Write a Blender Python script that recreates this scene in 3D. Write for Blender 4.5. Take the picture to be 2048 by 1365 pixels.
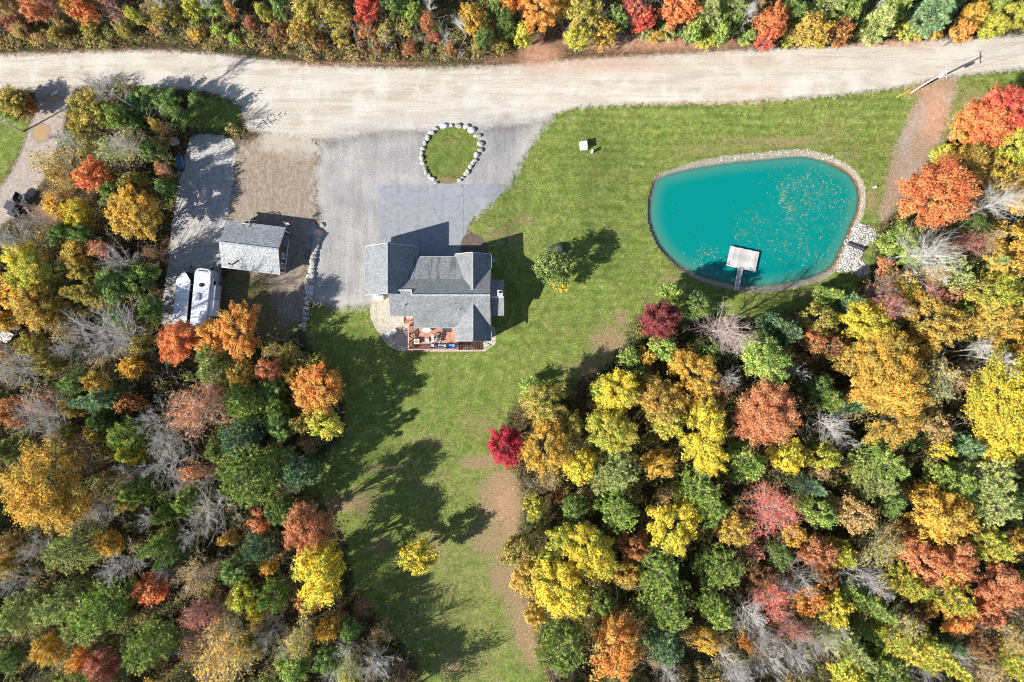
import bpy, bmesh, math, random
import numpy as np
from mathutils import Vector, Matrix

for _o in list(bpy.data.objects):
    bpy.data.objects.remove(_o)
scene = bpy.context.scene
COL = scene.collection
RS = np.random.RandomState(11)
random.seed(7)

# ------------------------------------------------------------------ camera, sky, sun, exposure
CAM_H = 98.3
cam_data = bpy.data.cameras.new('camera')
cam_data.sensor_width = 36.0
cam_data.lens = 24.0
cam_data.clip_end = 3000.0
cam = bpy.data.objects.new('camera', cam_data)
cam.location = (0, 0, CAM_H)
cam.rotation_euler = (0, 0, 0)
COL.objects.link(cam)
scene.camera = cam

SUN_EL = math.radians(34.8)
TO_SUN = Vector((-0.891 * math.cos(SUN_EL), -0.455 * math.cos(SUN_EL), math.sin(SUN_EL))).normalized()
world = bpy.data.worlds.new('World')
scene.world = world
world.use_nodes = True
wn = world.node_tree.nodes
wl_ = world.node_tree.links
sky = wn.new('ShaderNodeTexSky')
sky.sky_type = 'NISHITA'
sky.sun_disc = False
sky.sun_elevation = SUN_EL
sky.sun_rotation = math.atan2(TO_SUN.x, TO_SUN.y)
sky.air_density = 1.0
sky.dust_density = 0.4
wl_.new(sky.outputs[0], wn['Background'].inputs[0])
wn['Background'].inputs[1].default_value = 0.085
sun_data = bpy.data.lights.new('sun', 'SUN')
sun_data.energy = 5.0
sun_data.angle = math.radians(0.5)
sun_data.color = (1.0, 0.95, 0.87)
sun = bpy.data.objects.new('sun', sun_data)
sun.rotation_euler = (-TO_SUN).to_track_quat('-Z', 'Y').to_euler()
sun.location = (-60, -30, 80)
COL.objects.link(sun)
scene.cycles.filter_width = 1.05
scene.view_settings.view_transform = 'Standard'
scene.view_settings.look = 'None'
scene.view_settings.gamma = 1.0
scene.view_settings.use_curve_mapping = False
scene.view_settings.exposure = 1.0

# ------------------------------------------------------------------ survey helpers
S = 0.072            # metres of ground per photo pixel
CX, CY = 1024.0, 682.5
WATER_Z = -1.75


def sst(t):
    t = np.clip(t, 0.0, 1.0)
    return t * t * (3 - 2 * t)


def gz(x, y):
    """height of the open ground (the house stands on a gentle slope)"""
    x = np.asarray(x, float)
    y = np.asarray(y, float)
    a = sst((x + 4) / 6.0) * (0.45 + 0.55 * sst((14 - y) / 9.0))
    a = np.where(x > 2, np.maximum(a, sst((x - 2) / 17.0)), a)
    b = sst((5.0 - y) / 5.0) * sst((x + 24) / 8.0)
    f = np.maximum(a, b) * (1 - sst((y - 29) / 9.0))
    return -1.4 * f


def PA(px, py, z=0.0):
    """photo point lying at absolute height z -> x, y"""
    k = S * (1 - z / CAM_H)
    return ((px - CX) * k, (CY - py) * k)


def P(px, py, h=0.0):
    """photo point lying h above the local ground -> x, y, ground height"""
    g = 0.0
    for _ in range(3):
        x, y = PA(px, py, g + h)
        g = float(gz(x, y))
    return x, y, g


def lin(c):
    return tuple((v / 255 / 12.92) if v / 255 <= 0.04045 else ((v / 255 + 0.055) / 1.055) ** 2.4 for v in c)


# ------------------------------------------------------------------ object helpers
def tag(o, label=None, cat=None, group=None, kind=None):
    if label: o['label'] = label
    if cat: o['category'] = cat
    if group: o['group'] = group
    if kind: o['kind'] = kind
    return o


def link(name, me, mat=None, parent=None):
    o = bpy.data.objects.new(name, me)
    COL.objects.link(o)
    if mat is not None and me is not None and not me.materials:
        me.materials.append(mat)
    if parent is not None:
        o.parent = parent
    return o


def empty(name, loc, rz=0.0, label=None, cat=None, group=None):
    o = bpy.data.objects.new(name, None)
    o.location = loc
    o.rotation_euler = (0, 0, rz)
    o.empty_display_size = 0.3
    COL.objects.link(o)
    return tag(o, label, cat, group)


def np_mesh(name, V, F, smooth=False, attrs=None):
    """V (n,3), F (m,k) arrays -> mesh, quickly"""
    V = np.ascontiguousarray(V, np.float32)
    F = np.ascontiguousarray(F, np.int32)
    me = bpy.data.meshes.new(name)
    m, k = F.shape
    me.vertices.add(len(V))
    me.vertices.foreach_set('co', V.ravel())
    me.loops.add(m * k)
    me.loops.foreach_set('vertex_index', F.ravel())
    me.polygons.add(m)
    me.polygons.foreach_set('loop_start', np.arange(0, m * k, k, dtype=np.int32))
    me.polygons.foreach_set('loop_total', np.full(m, k, np.int32))
    if smooth:
        me.polygons.foreach_set('use_smooth', np.ones(m, bool))
    me.update(calc_edges=True)
    for an, av in (attrs or {}).items():
        a = me.attributes.new(an, 'FLOAT', 'POINT')
        a.data.foreach_set('value', np.ascontiguousarray(av, np.float32))
    return me


class MB:
    """collects simple solids for ONE mesh object"""
    def __init__(self):
        self.v = []
        self.f = []

    def add(self, vs, fs):
        b = len(self.v)
        self.v += [tuple(p) for p in vs]
        self.f += [tuple(i + b for i in f) for f in fs]
        return self

    def box(self, cx, cy, cz, sx, sy, sz, rz=0.0, rx=0.0, ry=0.0):
        M = Matrix.Rotation(rz, 3, 'Z') @ Matrix.Rotation(ry, 3, 'Y') @ Matrix.Rotation(rx, 3, 'X')
        vs = []
        for k in (-.5, .5):
            for a, b in ((-.5, -.5), (.5, -.5), (.5, .5), (-.5, .5)):
                p = M @ Vector((a * sx, b * sy, k * sz))
                vs.append((p.x + cx, p.y + cy, p.z + cz))
        return self.add(vs, [(3, 2, 1, 0), (4, 5, 6, 7), (0, 1, 5, 4), (1, 2, 6, 5), (2, 3, 7, 6), (3, 0, 4, 7)])

    def prism(self, poly, z0, z1):
        """vertical prism over a counter-clockwise polygon"""
        n = len(poly)
        vs = [(x, y, z0) for x, y in poly] + [(x, y, z1) for x, y in poly]
        fs = [tuple(range(n - 1, -1, -1)), tuple(range(n, 2 * n))]
        fs += [(i, (i + 1) % n, (i + 1) % n + n, i + n) for i in range(n)]
        return self.add(vs, fs)

    def slab(self, pts, t):
        """flat polygon thickened downwards by t along its normal"""
        p = [Vector(q) for q in pts]
        nrm = (p[1] - p[0]).cross(p[2] - p[1]).normalized()
        if nrm.z < 0:
            p.reverse()
            nrm = -nrm
        n = len(p)
        vs = [q - nrm * t for q in p] + p
        fs = [tuple(range(n - 1, -1, -1)), tuple(range(n, 2 * n))]
        fs += [(i, (i + 1) % n, (i + 1) % n + n, i + n) for i in range(n)]
        return self.add(vs, fs)

    def tube(self, a, b, r0, r1=None, n=8):
        r1 = r0 if r1 is None else r1
        a = Vector(a); b = Vector(b)
        d = (b - a).normalized()
        u = d.orthogonal().normalized()
        w = d.cross(u)
        vs = []
        for p, r in ((a, r0), (b, r1)):
            for i in range(n):
                t = 2 * math.pi * i / n
                vs.append(p + (u * math.cos(t) + w * math.sin(t)) * r)
        fs = [tuple(range(n - 1, -1, -1)), tuple(range(n, 2 * n))]
        fs += [(i, (i + 1) % n, (i + 1) % n + n, i + n) for i in range(n)]
        return self.add(vs, fs)

    def build(self, name, mat, parent=None, bevel=0.0, smooth=False):
        me = bpy.data.meshes.new(name)
        me.from_pydata(self.v, [], self.f)
        if bevel > 0:
            bm = bmesh.new()
            bm.from_mesh(me)
            bmesh.ops.bevel(bm, geom=list(bm.edges), offset=bevel, segments=2, affect='EDGES', profile=0.6)
            bm.to_mesh(me)
            bm.free()
        if smooth:
            for p in me.polygons: p.use_smooth = True
        me.update()
        return link(name, me, mat, parent)


# ------------------------------------------------------------------ materials
class G:
    """small node-tree writer"""
    def __init__(self, mat):
        mat.use_nodes = True
        self.t = mat.node_tree
        self.n = self.t.nodes
        self.n.clear()
        self.out = self.n.new('ShaderNodeOutputMaterial')
        self._co = None

    def L(self, a, b):
        self.t.links.new(a, b)

    def put(self, v, sock):
        if hasattr(v, 'is_output') or hasattr(v, 'links'):
            self.L(v, sock)
        elif isinstance(v, (tuple, list)):
            sock.default_value = tuple(v) + ((1.0,) if len(v) == 3 and len(sock.default_value) == 4 else ())
        else:
            sock.default_value = v

    def co(self, kind='pos'):
        if kind == 'pos':
            if self._co is None:
                self._co = self.n.new('ShaderNodeNewGeometry').outputs['Position']
            return self._co
        return self.n.new('ShaderNodeTexCoord').outputs['Object']

    def scaled(self, vec, s):
        m = self.n.new('ShaderNodeVectorMath'); m.operation = 'MULTIPLY'
        self.L(vec, m.inputs[0]); m.inputs[1].default_value = s
        return m.outputs[0]

    def noise(self, scale, detail=2.0, vec=None, rough=0.55, dist=0.0):
        n = self.n.new('ShaderNodeTexNoise')
        n.inputs['Scale'].default_value = scale
        n.inputs['Detail'].default_value = detail
        n.inputs['Roughness'].default_value = rough
        n.inputs['Distortion'].default_value = dist
        self.L(vec if vec is not None else self.co(), n.inputs['Vector'])
        return n.outputs['Fac']

    def voro(self, scale, vec=None, feat='F1', rnd=1.0):
        n = self.n.new('ShaderNodeTexVoronoi')
        n.feature = feat
        n.inputs['Scale'].default_value = scale
        n.inputs['Randomness'].default_value = rnd
        self.L(vec if vec is not None else self.co(), n.inputs['Vector'])
        return n

    def math(self, op, a, b=0.0, clamp=False):
        m = self.n.new('ShaderNodeMath'); m.operation = op; m.use_clamp = clamp
        self.put(a, m.inputs[0]); self.put(b, m.inputs[1])
        return m.outputs[0]

    def rng(self, v, a, b, c=0.0, d=1.0, smooth=True):
        m = self.n.new('ShaderNodeMapRange')
        m.interpolation_type = 'SMOOTHSTEP' if smooth else 'LINEAR'
        self.put(v, m.inputs['Value'])
        m.inputs['From Min'].default_value = a; m.inputs['From Max'].default_value = b
        m.inputs['To Min'].default_value = c; m.inputs['To Max'].default_value = d
        return m.outputs['Result']

    def mix(self, fac, a, b, mode='MIX'):
        m = self.n.new('ShaderNodeMix'); m.data_type = 'RGBA'; m.blend_type = mode
        self.put(fac, m.inputs[0]); self.put(a, m.inputs[6]); self.put(b, m.inputs[7])
        return m.outputs[2]

    def scale_col(self, col, f):
        """multiply a colour by a scalar socket"""
        m = self.n.new('ShaderNodeVectorMath'); m.operation = 'SCALE'
        self.put(col, m.inputs[0]); self.put(f, m.inputs['Scale'])
        return m.outputs[0]

    def attr(self, name):
        a = self.n.new('ShaderNodeAttribute'); a.attribute_name = name
        return a.outputs['Fac']

    def ramp(self, fac, stops):
        r = self.n.new('ShaderNodeValToRGB')
        self.put(fac, r.inputs[0])
        e = r.color_ramp.elements
        while len(e) < len(stops): e.new(0.5)
        for el, (p, c) in zip(e, stops):
            el.position = p; el.color = tuple(c) + (1.0,)
        return r.outputs[0]

    def bump(self, h, strength=0.3, dist=0.05):
        b = self.n.new('ShaderNodeBump')
        b.inputs['Strength'].default_value = strength
        b.inputs['Distance'].default_value = dist
        self.L(h, b.inputs['Height'])
        return b.outputs[0]

    def principled(self, col, rough=0.8, metal=0.0, spec=0.3, normal=None):
        p = self.n.new('ShaderNodeBsdfPrincipled')
        self.put(col, p.inputs['Base Color']); self.put(rough, p.inputs['Roughness'])
        p.inputs['Metallic'].default_value = metal
        p.inputs['Specular IOR Level'].default_value = spec
        if normal is not None: self.L(normal, p.inputs['Normal'])
        self.L(p.outputs[0], self.out.inputs[0])
        return p


def mat_simple(name, col, rough=0.6, metal=0.0, var=0.15, scale=3.0, spec=0.3):
    m = bpy.data.materials.new(name)
    g = G(m)
    n = g.noise(scale, 4, g.co('obj'))
    g.principled(g.scale_col(col, g.rng(n, 0.3, 0.7, 1 - var, 1 + var)), rough, metal, spec)
    return m


def mat_shingle(name, a, b, course=7.0):
    m = bpy.data.materials.new(name)
    g = G(m)
    co = g.co('obj')
    v = g.voro(5.5, g.scaled(co, (1, 1, 1.0)))
    sp = g.noise(9.0, 3, co, 0.7)
    big = g.noise(0.35, 4, co)
    c = g.mix(g.rng(sp, 0.3, 0.7), a, b)
    c = g.scale_col(c, g.rng(v.outputs['Color'], 0.1, 0.9, 0.78, 1.2))
    c = g.scale_col(c, g.rng(big, 0.3, 0.7, 0.86, 1.1))
    g.principled(c, 0.9, 0, 0.15, g.bump(sp, 0.35, 0.03))
    return m


def mat_wood(name, a, b, axis=0, rough=0.75):
    """weathered boards, grain along the given local axis"""
    m = bpy.data.materials.new(name)
    g = G(m)
    sc = [7.0, 7.0, 7.0]
    sc[axis] = 0.5
    co = g.co('obj')
    n = g.noise(1.0, 5, g.scaled(co, tuple(sc)), 0.65)
    o = g.n.new('ShaderNodeObjectInfo').outputs['Random']
    c = g.mix(g.rng(n, 0.3, 0.7), a, b)
    c = g.scale_col(c, g.rng(o, 0, 1, 0.75, 1.15, False))
    g.principled(c, rough, 0, 0.2)
    return m


def mat_foliage(name, A, B, trans=0.3, gain=1.0, vary=0.35):
    """leaf colour: two hues of the same tree, mixed per bough and per leaf"""
    m = bpy.data.materials.new(name)
    g = G(m)
    def soft(q):
        q = lin(q)
        lum = .3 * q[0] + .6 * q[1] + .1 * q[2]
        return tuple(min(.9, (v * .91 + lum * .09) * gain) for v in q)
    A = soft(A); B = soft(B)
    r = g.attr('leaf_rnd'); cl = g.attr('bough_rnd')
    oi = g.n.new('ShaderNodeObjectInfo').outputs['Random']
    f = g.math('ADD', g.math('MULTIPLY', cl, 0.55), g.math('MULTIPLY', r, 0.45))
    f = g.rng(f, 0.28, 0.78)
    c = g.mix(f, A, B)
    c = g.scale_col(c, g.rng(g.math('FRACT', g.math('MULTIPLY', r, 7.31)), 0, 1, 1 - vary, 1 + vary, False))
    c = g.mix(g.rng(g.math('FRACT', g.math('MULTIPLY', r, 13.7)), 0.86, 0.9), c, (.10, .085, .03))
    c = g.scale_col(c, g.rng(oi, 0, 1, 0.86, 1.14, False))
    d = g.n.new('ShaderNodeBsdfDiffuse'); g.L(c, d.inputs[0])
    t = g.n.new('ShaderNodeBsdfTranslucent'); g.L(c, t.inputs[0])
    x = g.n.new('ShaderNodeMixShader'); x.inputs[0].default_value = trans
    g.L(d.outputs[0], x.inputs[1]); g.L(t.outputs[0], x.inputs[2])
    g.L(x.outputs[0], g.out.inputs[0])
    return m


def mat_bark(name, a, b):
    m = bpy.data.materials.new(name)
    g = G(m)
    n = g.noise(4.0, 4, g.scaled(g.co('obj'), (1, 1, 0.35)))
    g.principled(g.mix(g.rng(n, 0.35, 0.65), a, b), 0.9, 0, 0.1)
    return m


# ------------------------------------------------------------------ zones of the ground (photo pixels)
POND = [(1305, 380), (1311, 362), (1320, 351), (1361, 339), (1435, 325), (1514, 317), (1593, 309), (1632, 313), (1661, 324), (1693, 340),
        (1714, 360), (1722, 385), (1720, 417), (1710, 443), (1697, 475), (1683, 504), (1670, 533), (1640, 552),
        (1593, 566), (1540, 575), (1500, 576), (1466, 571), (1421, 561), (1387, 549), (1361, 533), (1332, 507),
        (1313, 481), (1303, 454), (1298, 428), (1300, 400)]
ROAD = [(-200, 118), (0, 112), (150, 105), (330, 102), (450, 111), (560, 125), (700, 136), (850, 138), (1000, 132),
        (1080, 126), (1200, 117), (1350, 108), (1500, 100), (1700, 91), (1850, 82), (2048, 72), (2300, 55), (2300, 108),
        (2048, 137), (1900, 154), (1810, 172), (1700, 188), (1500, 204), (1300, 207), (1150, 213), (1110, 228),
        (1060, 250), (900, 262), (760, 262), (640, 285), (560, 268), (490, 262), (490, 232), (480, 205), (420, 182),
        (330, 176), (270, 170), (145, 174), (60, 176), (0, 178), (-200, 185)]
GRAVEL = [(640, 215), (760, 190), (900, 188), (1030, 195), (1112, 222), (1085, 246), (1062, 285), (1040, 320), (1015, 372),
          (985, 400), (945, 434), (930, 460), (925, 520), (760, 600), (735, 612), (690, 611), (650, 604), (622, 604),
          (618, 560), (630, 470), (640, 430), (632, 380), (640, 300)]
STRIP = [(385, 268), (440, 270), (472, 284), (470, 330), (461, 400), (452, 445), (442, 470), (442, 540), (444, 560),
         (436, 650), (415, 668), (322, 655), (323, 620), (335, 540), (345, 440), (362, 350), (372, 300)]
DIRT = [(470, 290), (500, 272), (560, 262), (600, 268), (644, 290), (638, 380), (632, 450), (618, 520), (610, 600),
        (600, 640), (560, 645), (540, 560), (450, 545), (442, 470), (455, 440), (462, 380)]
YARD = [(444, 540), (520, 550), (575, 555), (612, 560), (606, 640), (600, 660), (560, 690), (470, 680), (430, 640)]
ASPH = [(756, 371), (880, 369), (1013, 369), (1005, 386), (985, 402), (962, 418), (945, 435), (935, 455), (928, 480),
        (925, 525), (830, 525), (760, 525), (758, 440)]
ISLE = [(903, 253), (925, 254), (943, 262), (957, 278), (962, 293), (955, 315), (945, 333), (930, 352), (915, 366),
        (893, 370), (873, 365), (858, 350), (849, 330), (845, 308), (849, 288), (860, 270), (878, 258)]
TRACK = [(62, 172), (150, 172), (143, 190), (137, 215), (127, 250), (117, 290), (97, 340), (67, 392), (30, 432), (-20, 470),
         (-80, 530), (-110, 500), (-40, 420), (15, 360), (45, 300), (60, 250), (74, 215), (70, 190)]
PATH = [(1836, 182), (1870, 165), (1918, 150), (1912, 185), (1902, 215), (1882, 270), (1852, 322), (1822, 372), (1800, 405),
        (1775, 440), (1756, 445), (1764, 400), (1778, 340), (1790, 300), (1808, 255)]
LAWN = [(1108, 230), (1150, 212), (1300, 206), (1500, 203), (1700, 187), (1812, 171), (1900, 153), (2048, 136), (2200, 115),
        (2200, 150), (2048, 170), (1960, 225), (1905, 270), (1850, 330), (1790, 410), (1755, 450), (1748, 520), (1735, 560), (1700, 600),
        (1600, 622), (1500, 640), (1400, 640), (1330, 610), (1275, 630), (1250, 690), (1215, 735), (1160, 760), (1100, 780), (1040, 800),
        (1010, 840), (1000, 880), (1030, 950), (1050, 1010), (1035, 1060), (1040, 1150), (1060, 1230), (1085, 1320), (1100, 1400), (1100, 1600),
        (850, 1600), (855, 1400), (840, 1330), (800, 1285), (740, 1225), (700, 1150), (690, 1070), (650, 1010), (600, 985), (640, 920),
        (690, 870), (690, 800), (640, 725), (610, 680), (614, 640), (628, 610), (740, 612), (850, 500), (930, 500), (933, 455), (962, 419), (1013, 372),
        (1050, 300), (1083, 247)]
LAWN_WEST = [(-200, 240), (0, 238), (58, 236), (56, 255), (42, 300), (12, 355), (-40, 415), (-200, 500)]
LAWN_PATCH = [(385, 200), (450, 192), (488, 214), (482, 240), (450, 264), (395, 262), (372, 232)]
LAWN_SLIVER = [(330, 350), (362, 345), (352, 395), (340, 420), (325, 400)]
MULCH = [(921, 497), (922, 485), (928, 472), (938, 466), (952, 468), (965, 475), (975, 490), (980, 510), (921, 510)]
COBBLE = [(745, 594), (790, 590), (830, 600), (830, 640), (990, 640), (992, 703), (900, 704), (818, 703), (790, 701), (772, 688),
          (755, 664), (743, 642), (739, 625), (741, 612)]
RIPRAP = [(1715, 445), (1735, 455), (1752, 462), (1750, 478), (1735, 487), (1722, 500), (1722, 520), (1735, 530), (1740, 548), (1722, 552), (1705, 545),
          (1690, 540), (1676, 540), (1684, 512), (1697, 482)]
DRY = [(900, 1180, 200, 220, .36), (860, 960, 140, 120, .34), (940, 1320, 120, 90, .4), (1030, 1110, 34, 160, .95), (1000, 1000, 50, 60, .95), (1045, 1240, 30, 80, .85), (960, 925, 50, 18, .8), (1010, 960, 45, 25, .9), (1020, 1010, 40, 50, 1), (980, 1080, 60, 45, .75), (1000, 1150, 30, 60, .8),
       (720, 1000, 60, 30, .6), (770, 935, 70, 14, .5), (690, 1010, 60, 20, .8), (850, 880, 90, 20, .45), (960, 850, 60, 40, .45),
       (1220, 690, 50, 45, .8), (1180, 735, 60, 25, .6), (1010, 470, 60, 30, .5), (1050, 440, 30, 20, .5), (900, 1330, 40, 30, .6),
       (950, 1250, 40, 60, .3), (1060, 1290, 25, 60, .8), (1400, 300, 120, 14, .45), (1560, 285, 160, 12, .6), (1700, 310, 40, 30, .4),
       (1745, 400, 14, 40, .6), (1660, 260, 60, 30, .35), (1780, 310, 15, 60, .4), (870, 1090, 40, 60, .5), (760, 1090, 40, 40, .5),
       (1940, 200, 40, 40, .5), (1860, 340, 30, 40, .7), (1640, 590, 60, 12, .7), (1340, 560, 30, 30, .5), (1000, 640, 10, 40, .3),
       (893, 362, 30, 10, .8), (915, 345, 18, 12, .5), (905, 285, 10, 8, .6), (1110, 660, 60, 80, .25), (1240, 640, 25, 30, .6)]
LEAFY = [(1300, 85, 260, 25, 1), (1200, 130, 260, 26, .7), (1080, 110, 60, 40, 1), (1500, 125, 200, 20, .5), (1500, 175, 120, 14, .6), (1400, 205, 260, 8, .6),
         (1760, 88, 130, 9, .9), (1870, 230, 40, 90, .9), (1850, 180, 60, 20, .8), (30, 108, 200, 6, .6), (700, 128, 300, 7, .7), (270, 100, 260, 6, .5),
         (1010, 1010, 40, 90, .7), (1060, 1250, 30, 100, .5), (1830, 370, 50, 40, .6), (100, 420, 40, 40, .8), (1000, 120, 80, 12, .6)]


def world_poly(pts):
    return np.array([P(a, b)[:2] for a, b in pts])


def smooth_poly(P0, it=2):
    for _ in range(it):
        Q = np.roll(P0, -1, 0)
        P0 = np.stack([0.75 * P0 + 0.25 * Q, 0.25 * P0 + 0.75 * Q], 1).reshape(-1, 2)
    return P0


def sdist(X, Y, poly):
    """signed distance, positive inside"""
    d2 = np.full(X.shape, 1e18)
    ins = np.zeros(X.shape, bool)
    n = len(poly)
    for i in range(n):
        ax, ay = poly[i]; bx, by = poly[(i + 1) % n]
        ex, ey = bx - ax, by - ay
        wx, wy = X - ax, Y - ay
        t = np.clip((wx * ex + wy * ey) / (ex * ex + ey * ey + 1e-12), 0, 1)
        d2 = np.minimum(d2, (wx - ex * t) ** 2 + (wy - ey * t) ** 2)
        if ay != by:
            c = ((ay > Y) != (by > Y)) & (X < (bx - ax) * (Y - ay) / (by - ay) + ax)
            ins ^= c
    return np.where(ins, 1, -1) * np.sqrt(d2)


STEP = 0.3
gx = np.arange(-90, 90.01, STEP)
gy = np.arange(-63, 63.01, STEP)
NX, NY = len(gx), len(gy)
XX, YY = np.meshgrid(gx, gy)          # [row y, col x]
D = {}


def sdist_fast(poly, smooth=2):
    """coarse everywhere, exact close by"""
    poly = smooth_poly(world_poly(poly), smooth) if smooth else world_poly(poly)
    k = 8
    cx, cy = np.meshgrid(gx[::k], gy[::k])
    c = sdist(cx, cy, poly)
    ry = np.clip(np.rint(np.arange(NY) / k).astype(int), 0, c.shape[0] - 1)
    rx = np.clip(np.rint(np.arange(NX) / k).astype(int), 0, c.shape[1] - 1)
    full = c[np.ix_(ry, rx)].copy()
    near = np.abs(full) < 5.5
    full[near] = sdist(XX[near], YY[near], poly)
    return full


for nm, pl, sm in (('pond', POND, 2), ('road', ROAD, 2), ('gravel', GRAVEL, 2), ('strip', STRIP, 1), ('dirt', DIRT, 1), ('yard', YARD, 1),
                   ('asphalt', ASPH, 0), ('isle', ISLE, 2), ('track', TRACK, 2), ('path', PATH, 2), ('mulch', MULCH, 1), ('cobble', COBBLE, 1),
                   ('riprap', RIPRAP, 1)):
    D[nm] = sdist_fast(pl, sm)
D['lawn'] = np.maximum.reduce([sdist_fast(LAWN, 1), sdist_fast(LAWN_WEST, 1), sdist_fast(LAWN_PATCH, 1), sdist_fast(LAWN_SLIVER, 1)])


def blobs(lst):
    f = np.zeros(XX.shape)
    for a, b, rx, ry, w in lst:
        x, y, _ = P(a, b)
        q = ((XX - x) / (rx * S)) ** 2 + ((YY - y) / (ry * S)) ** 2
        f = np.maximum(f, w * np.exp(-q * 0.9))
    return f


D['dry'] = blobs(DRY)
D['leafy'] = blobs(LEAFY)
PUDDLES = [(83, 266, 19, 17, 1), (105, 198, 22, 8, .8), (68, 199, 8, 5, .5)]
D['mud'] = blobs(PUDDLES)
D['east'] = sst((XX - 44) / 6.0)
_tc = P(655, 190)
_tr = np.hypot(XX - _tc[0], YY - _tc[1])
_ta = np.arctan2(YY - _tc[1], XX - _tc[0])
D['tyre'] = np.minimum(np.minimum(np.abs(_tr - 2.55), np.abs(_tr - 1.7 + .3 * np.sin(_ta))), np.abs(np.hypot(XX - _tc[0] + 1.2, YY - _tc[1] - .5) - 4.1))
D['tyre'] = np.where((_tr > 7) | (np.sin(_ta * 1.0 + 2.2) > .75), 9.0, D['tyre'])

BANKW = 0.34 + 0.36 * sst((XX - 22.5) / 5.0) * (1 - 0.6 * sst((13 - YY) / 4) * (XX < 33))
ZZ = gz(XX, YY)
dp = D['pond']
tb = np.clip(-dp / BANKW, 0, 1)
bank_z = np.where(dp < 0, (WATER_Z - 0.02) * (1 - tb) + ZZ * tb, WATER_Z - 0.02 - np.minimum(1.5, 0.38 * np.maximum(dp, 0)))
ZZ = np.where(dp > -BANKW, bank_z, ZZ)
D['bank'] = dp + BANKW * 1.1
# gentle unevenness everywhere except the paved and built parts
und = 0.05 * (np.sin(XX * .31 + 1.2 * np.sin(YY * .23)) + np.sin(YY * .41 + 1.7 * np.sin(XX * .19 + 2)))
und *= (dp < -1.5) * (D['asphalt'] < -1) * (D['cobble'] < -1)
ZZ = ZZ + und * 0.6


def field(name, x, y):
    i = np.clip(np.rint((np.asarray(x) - gx[0]) / STEP).astype(int), 0, NX - 1)
    j = np.clip(np.rint((np.asarray(y) - gy[0]) / STEP).astype(int), 0, NY - 1)
    return (ZZ if name == 'z' else D[name])[j, i]


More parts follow.
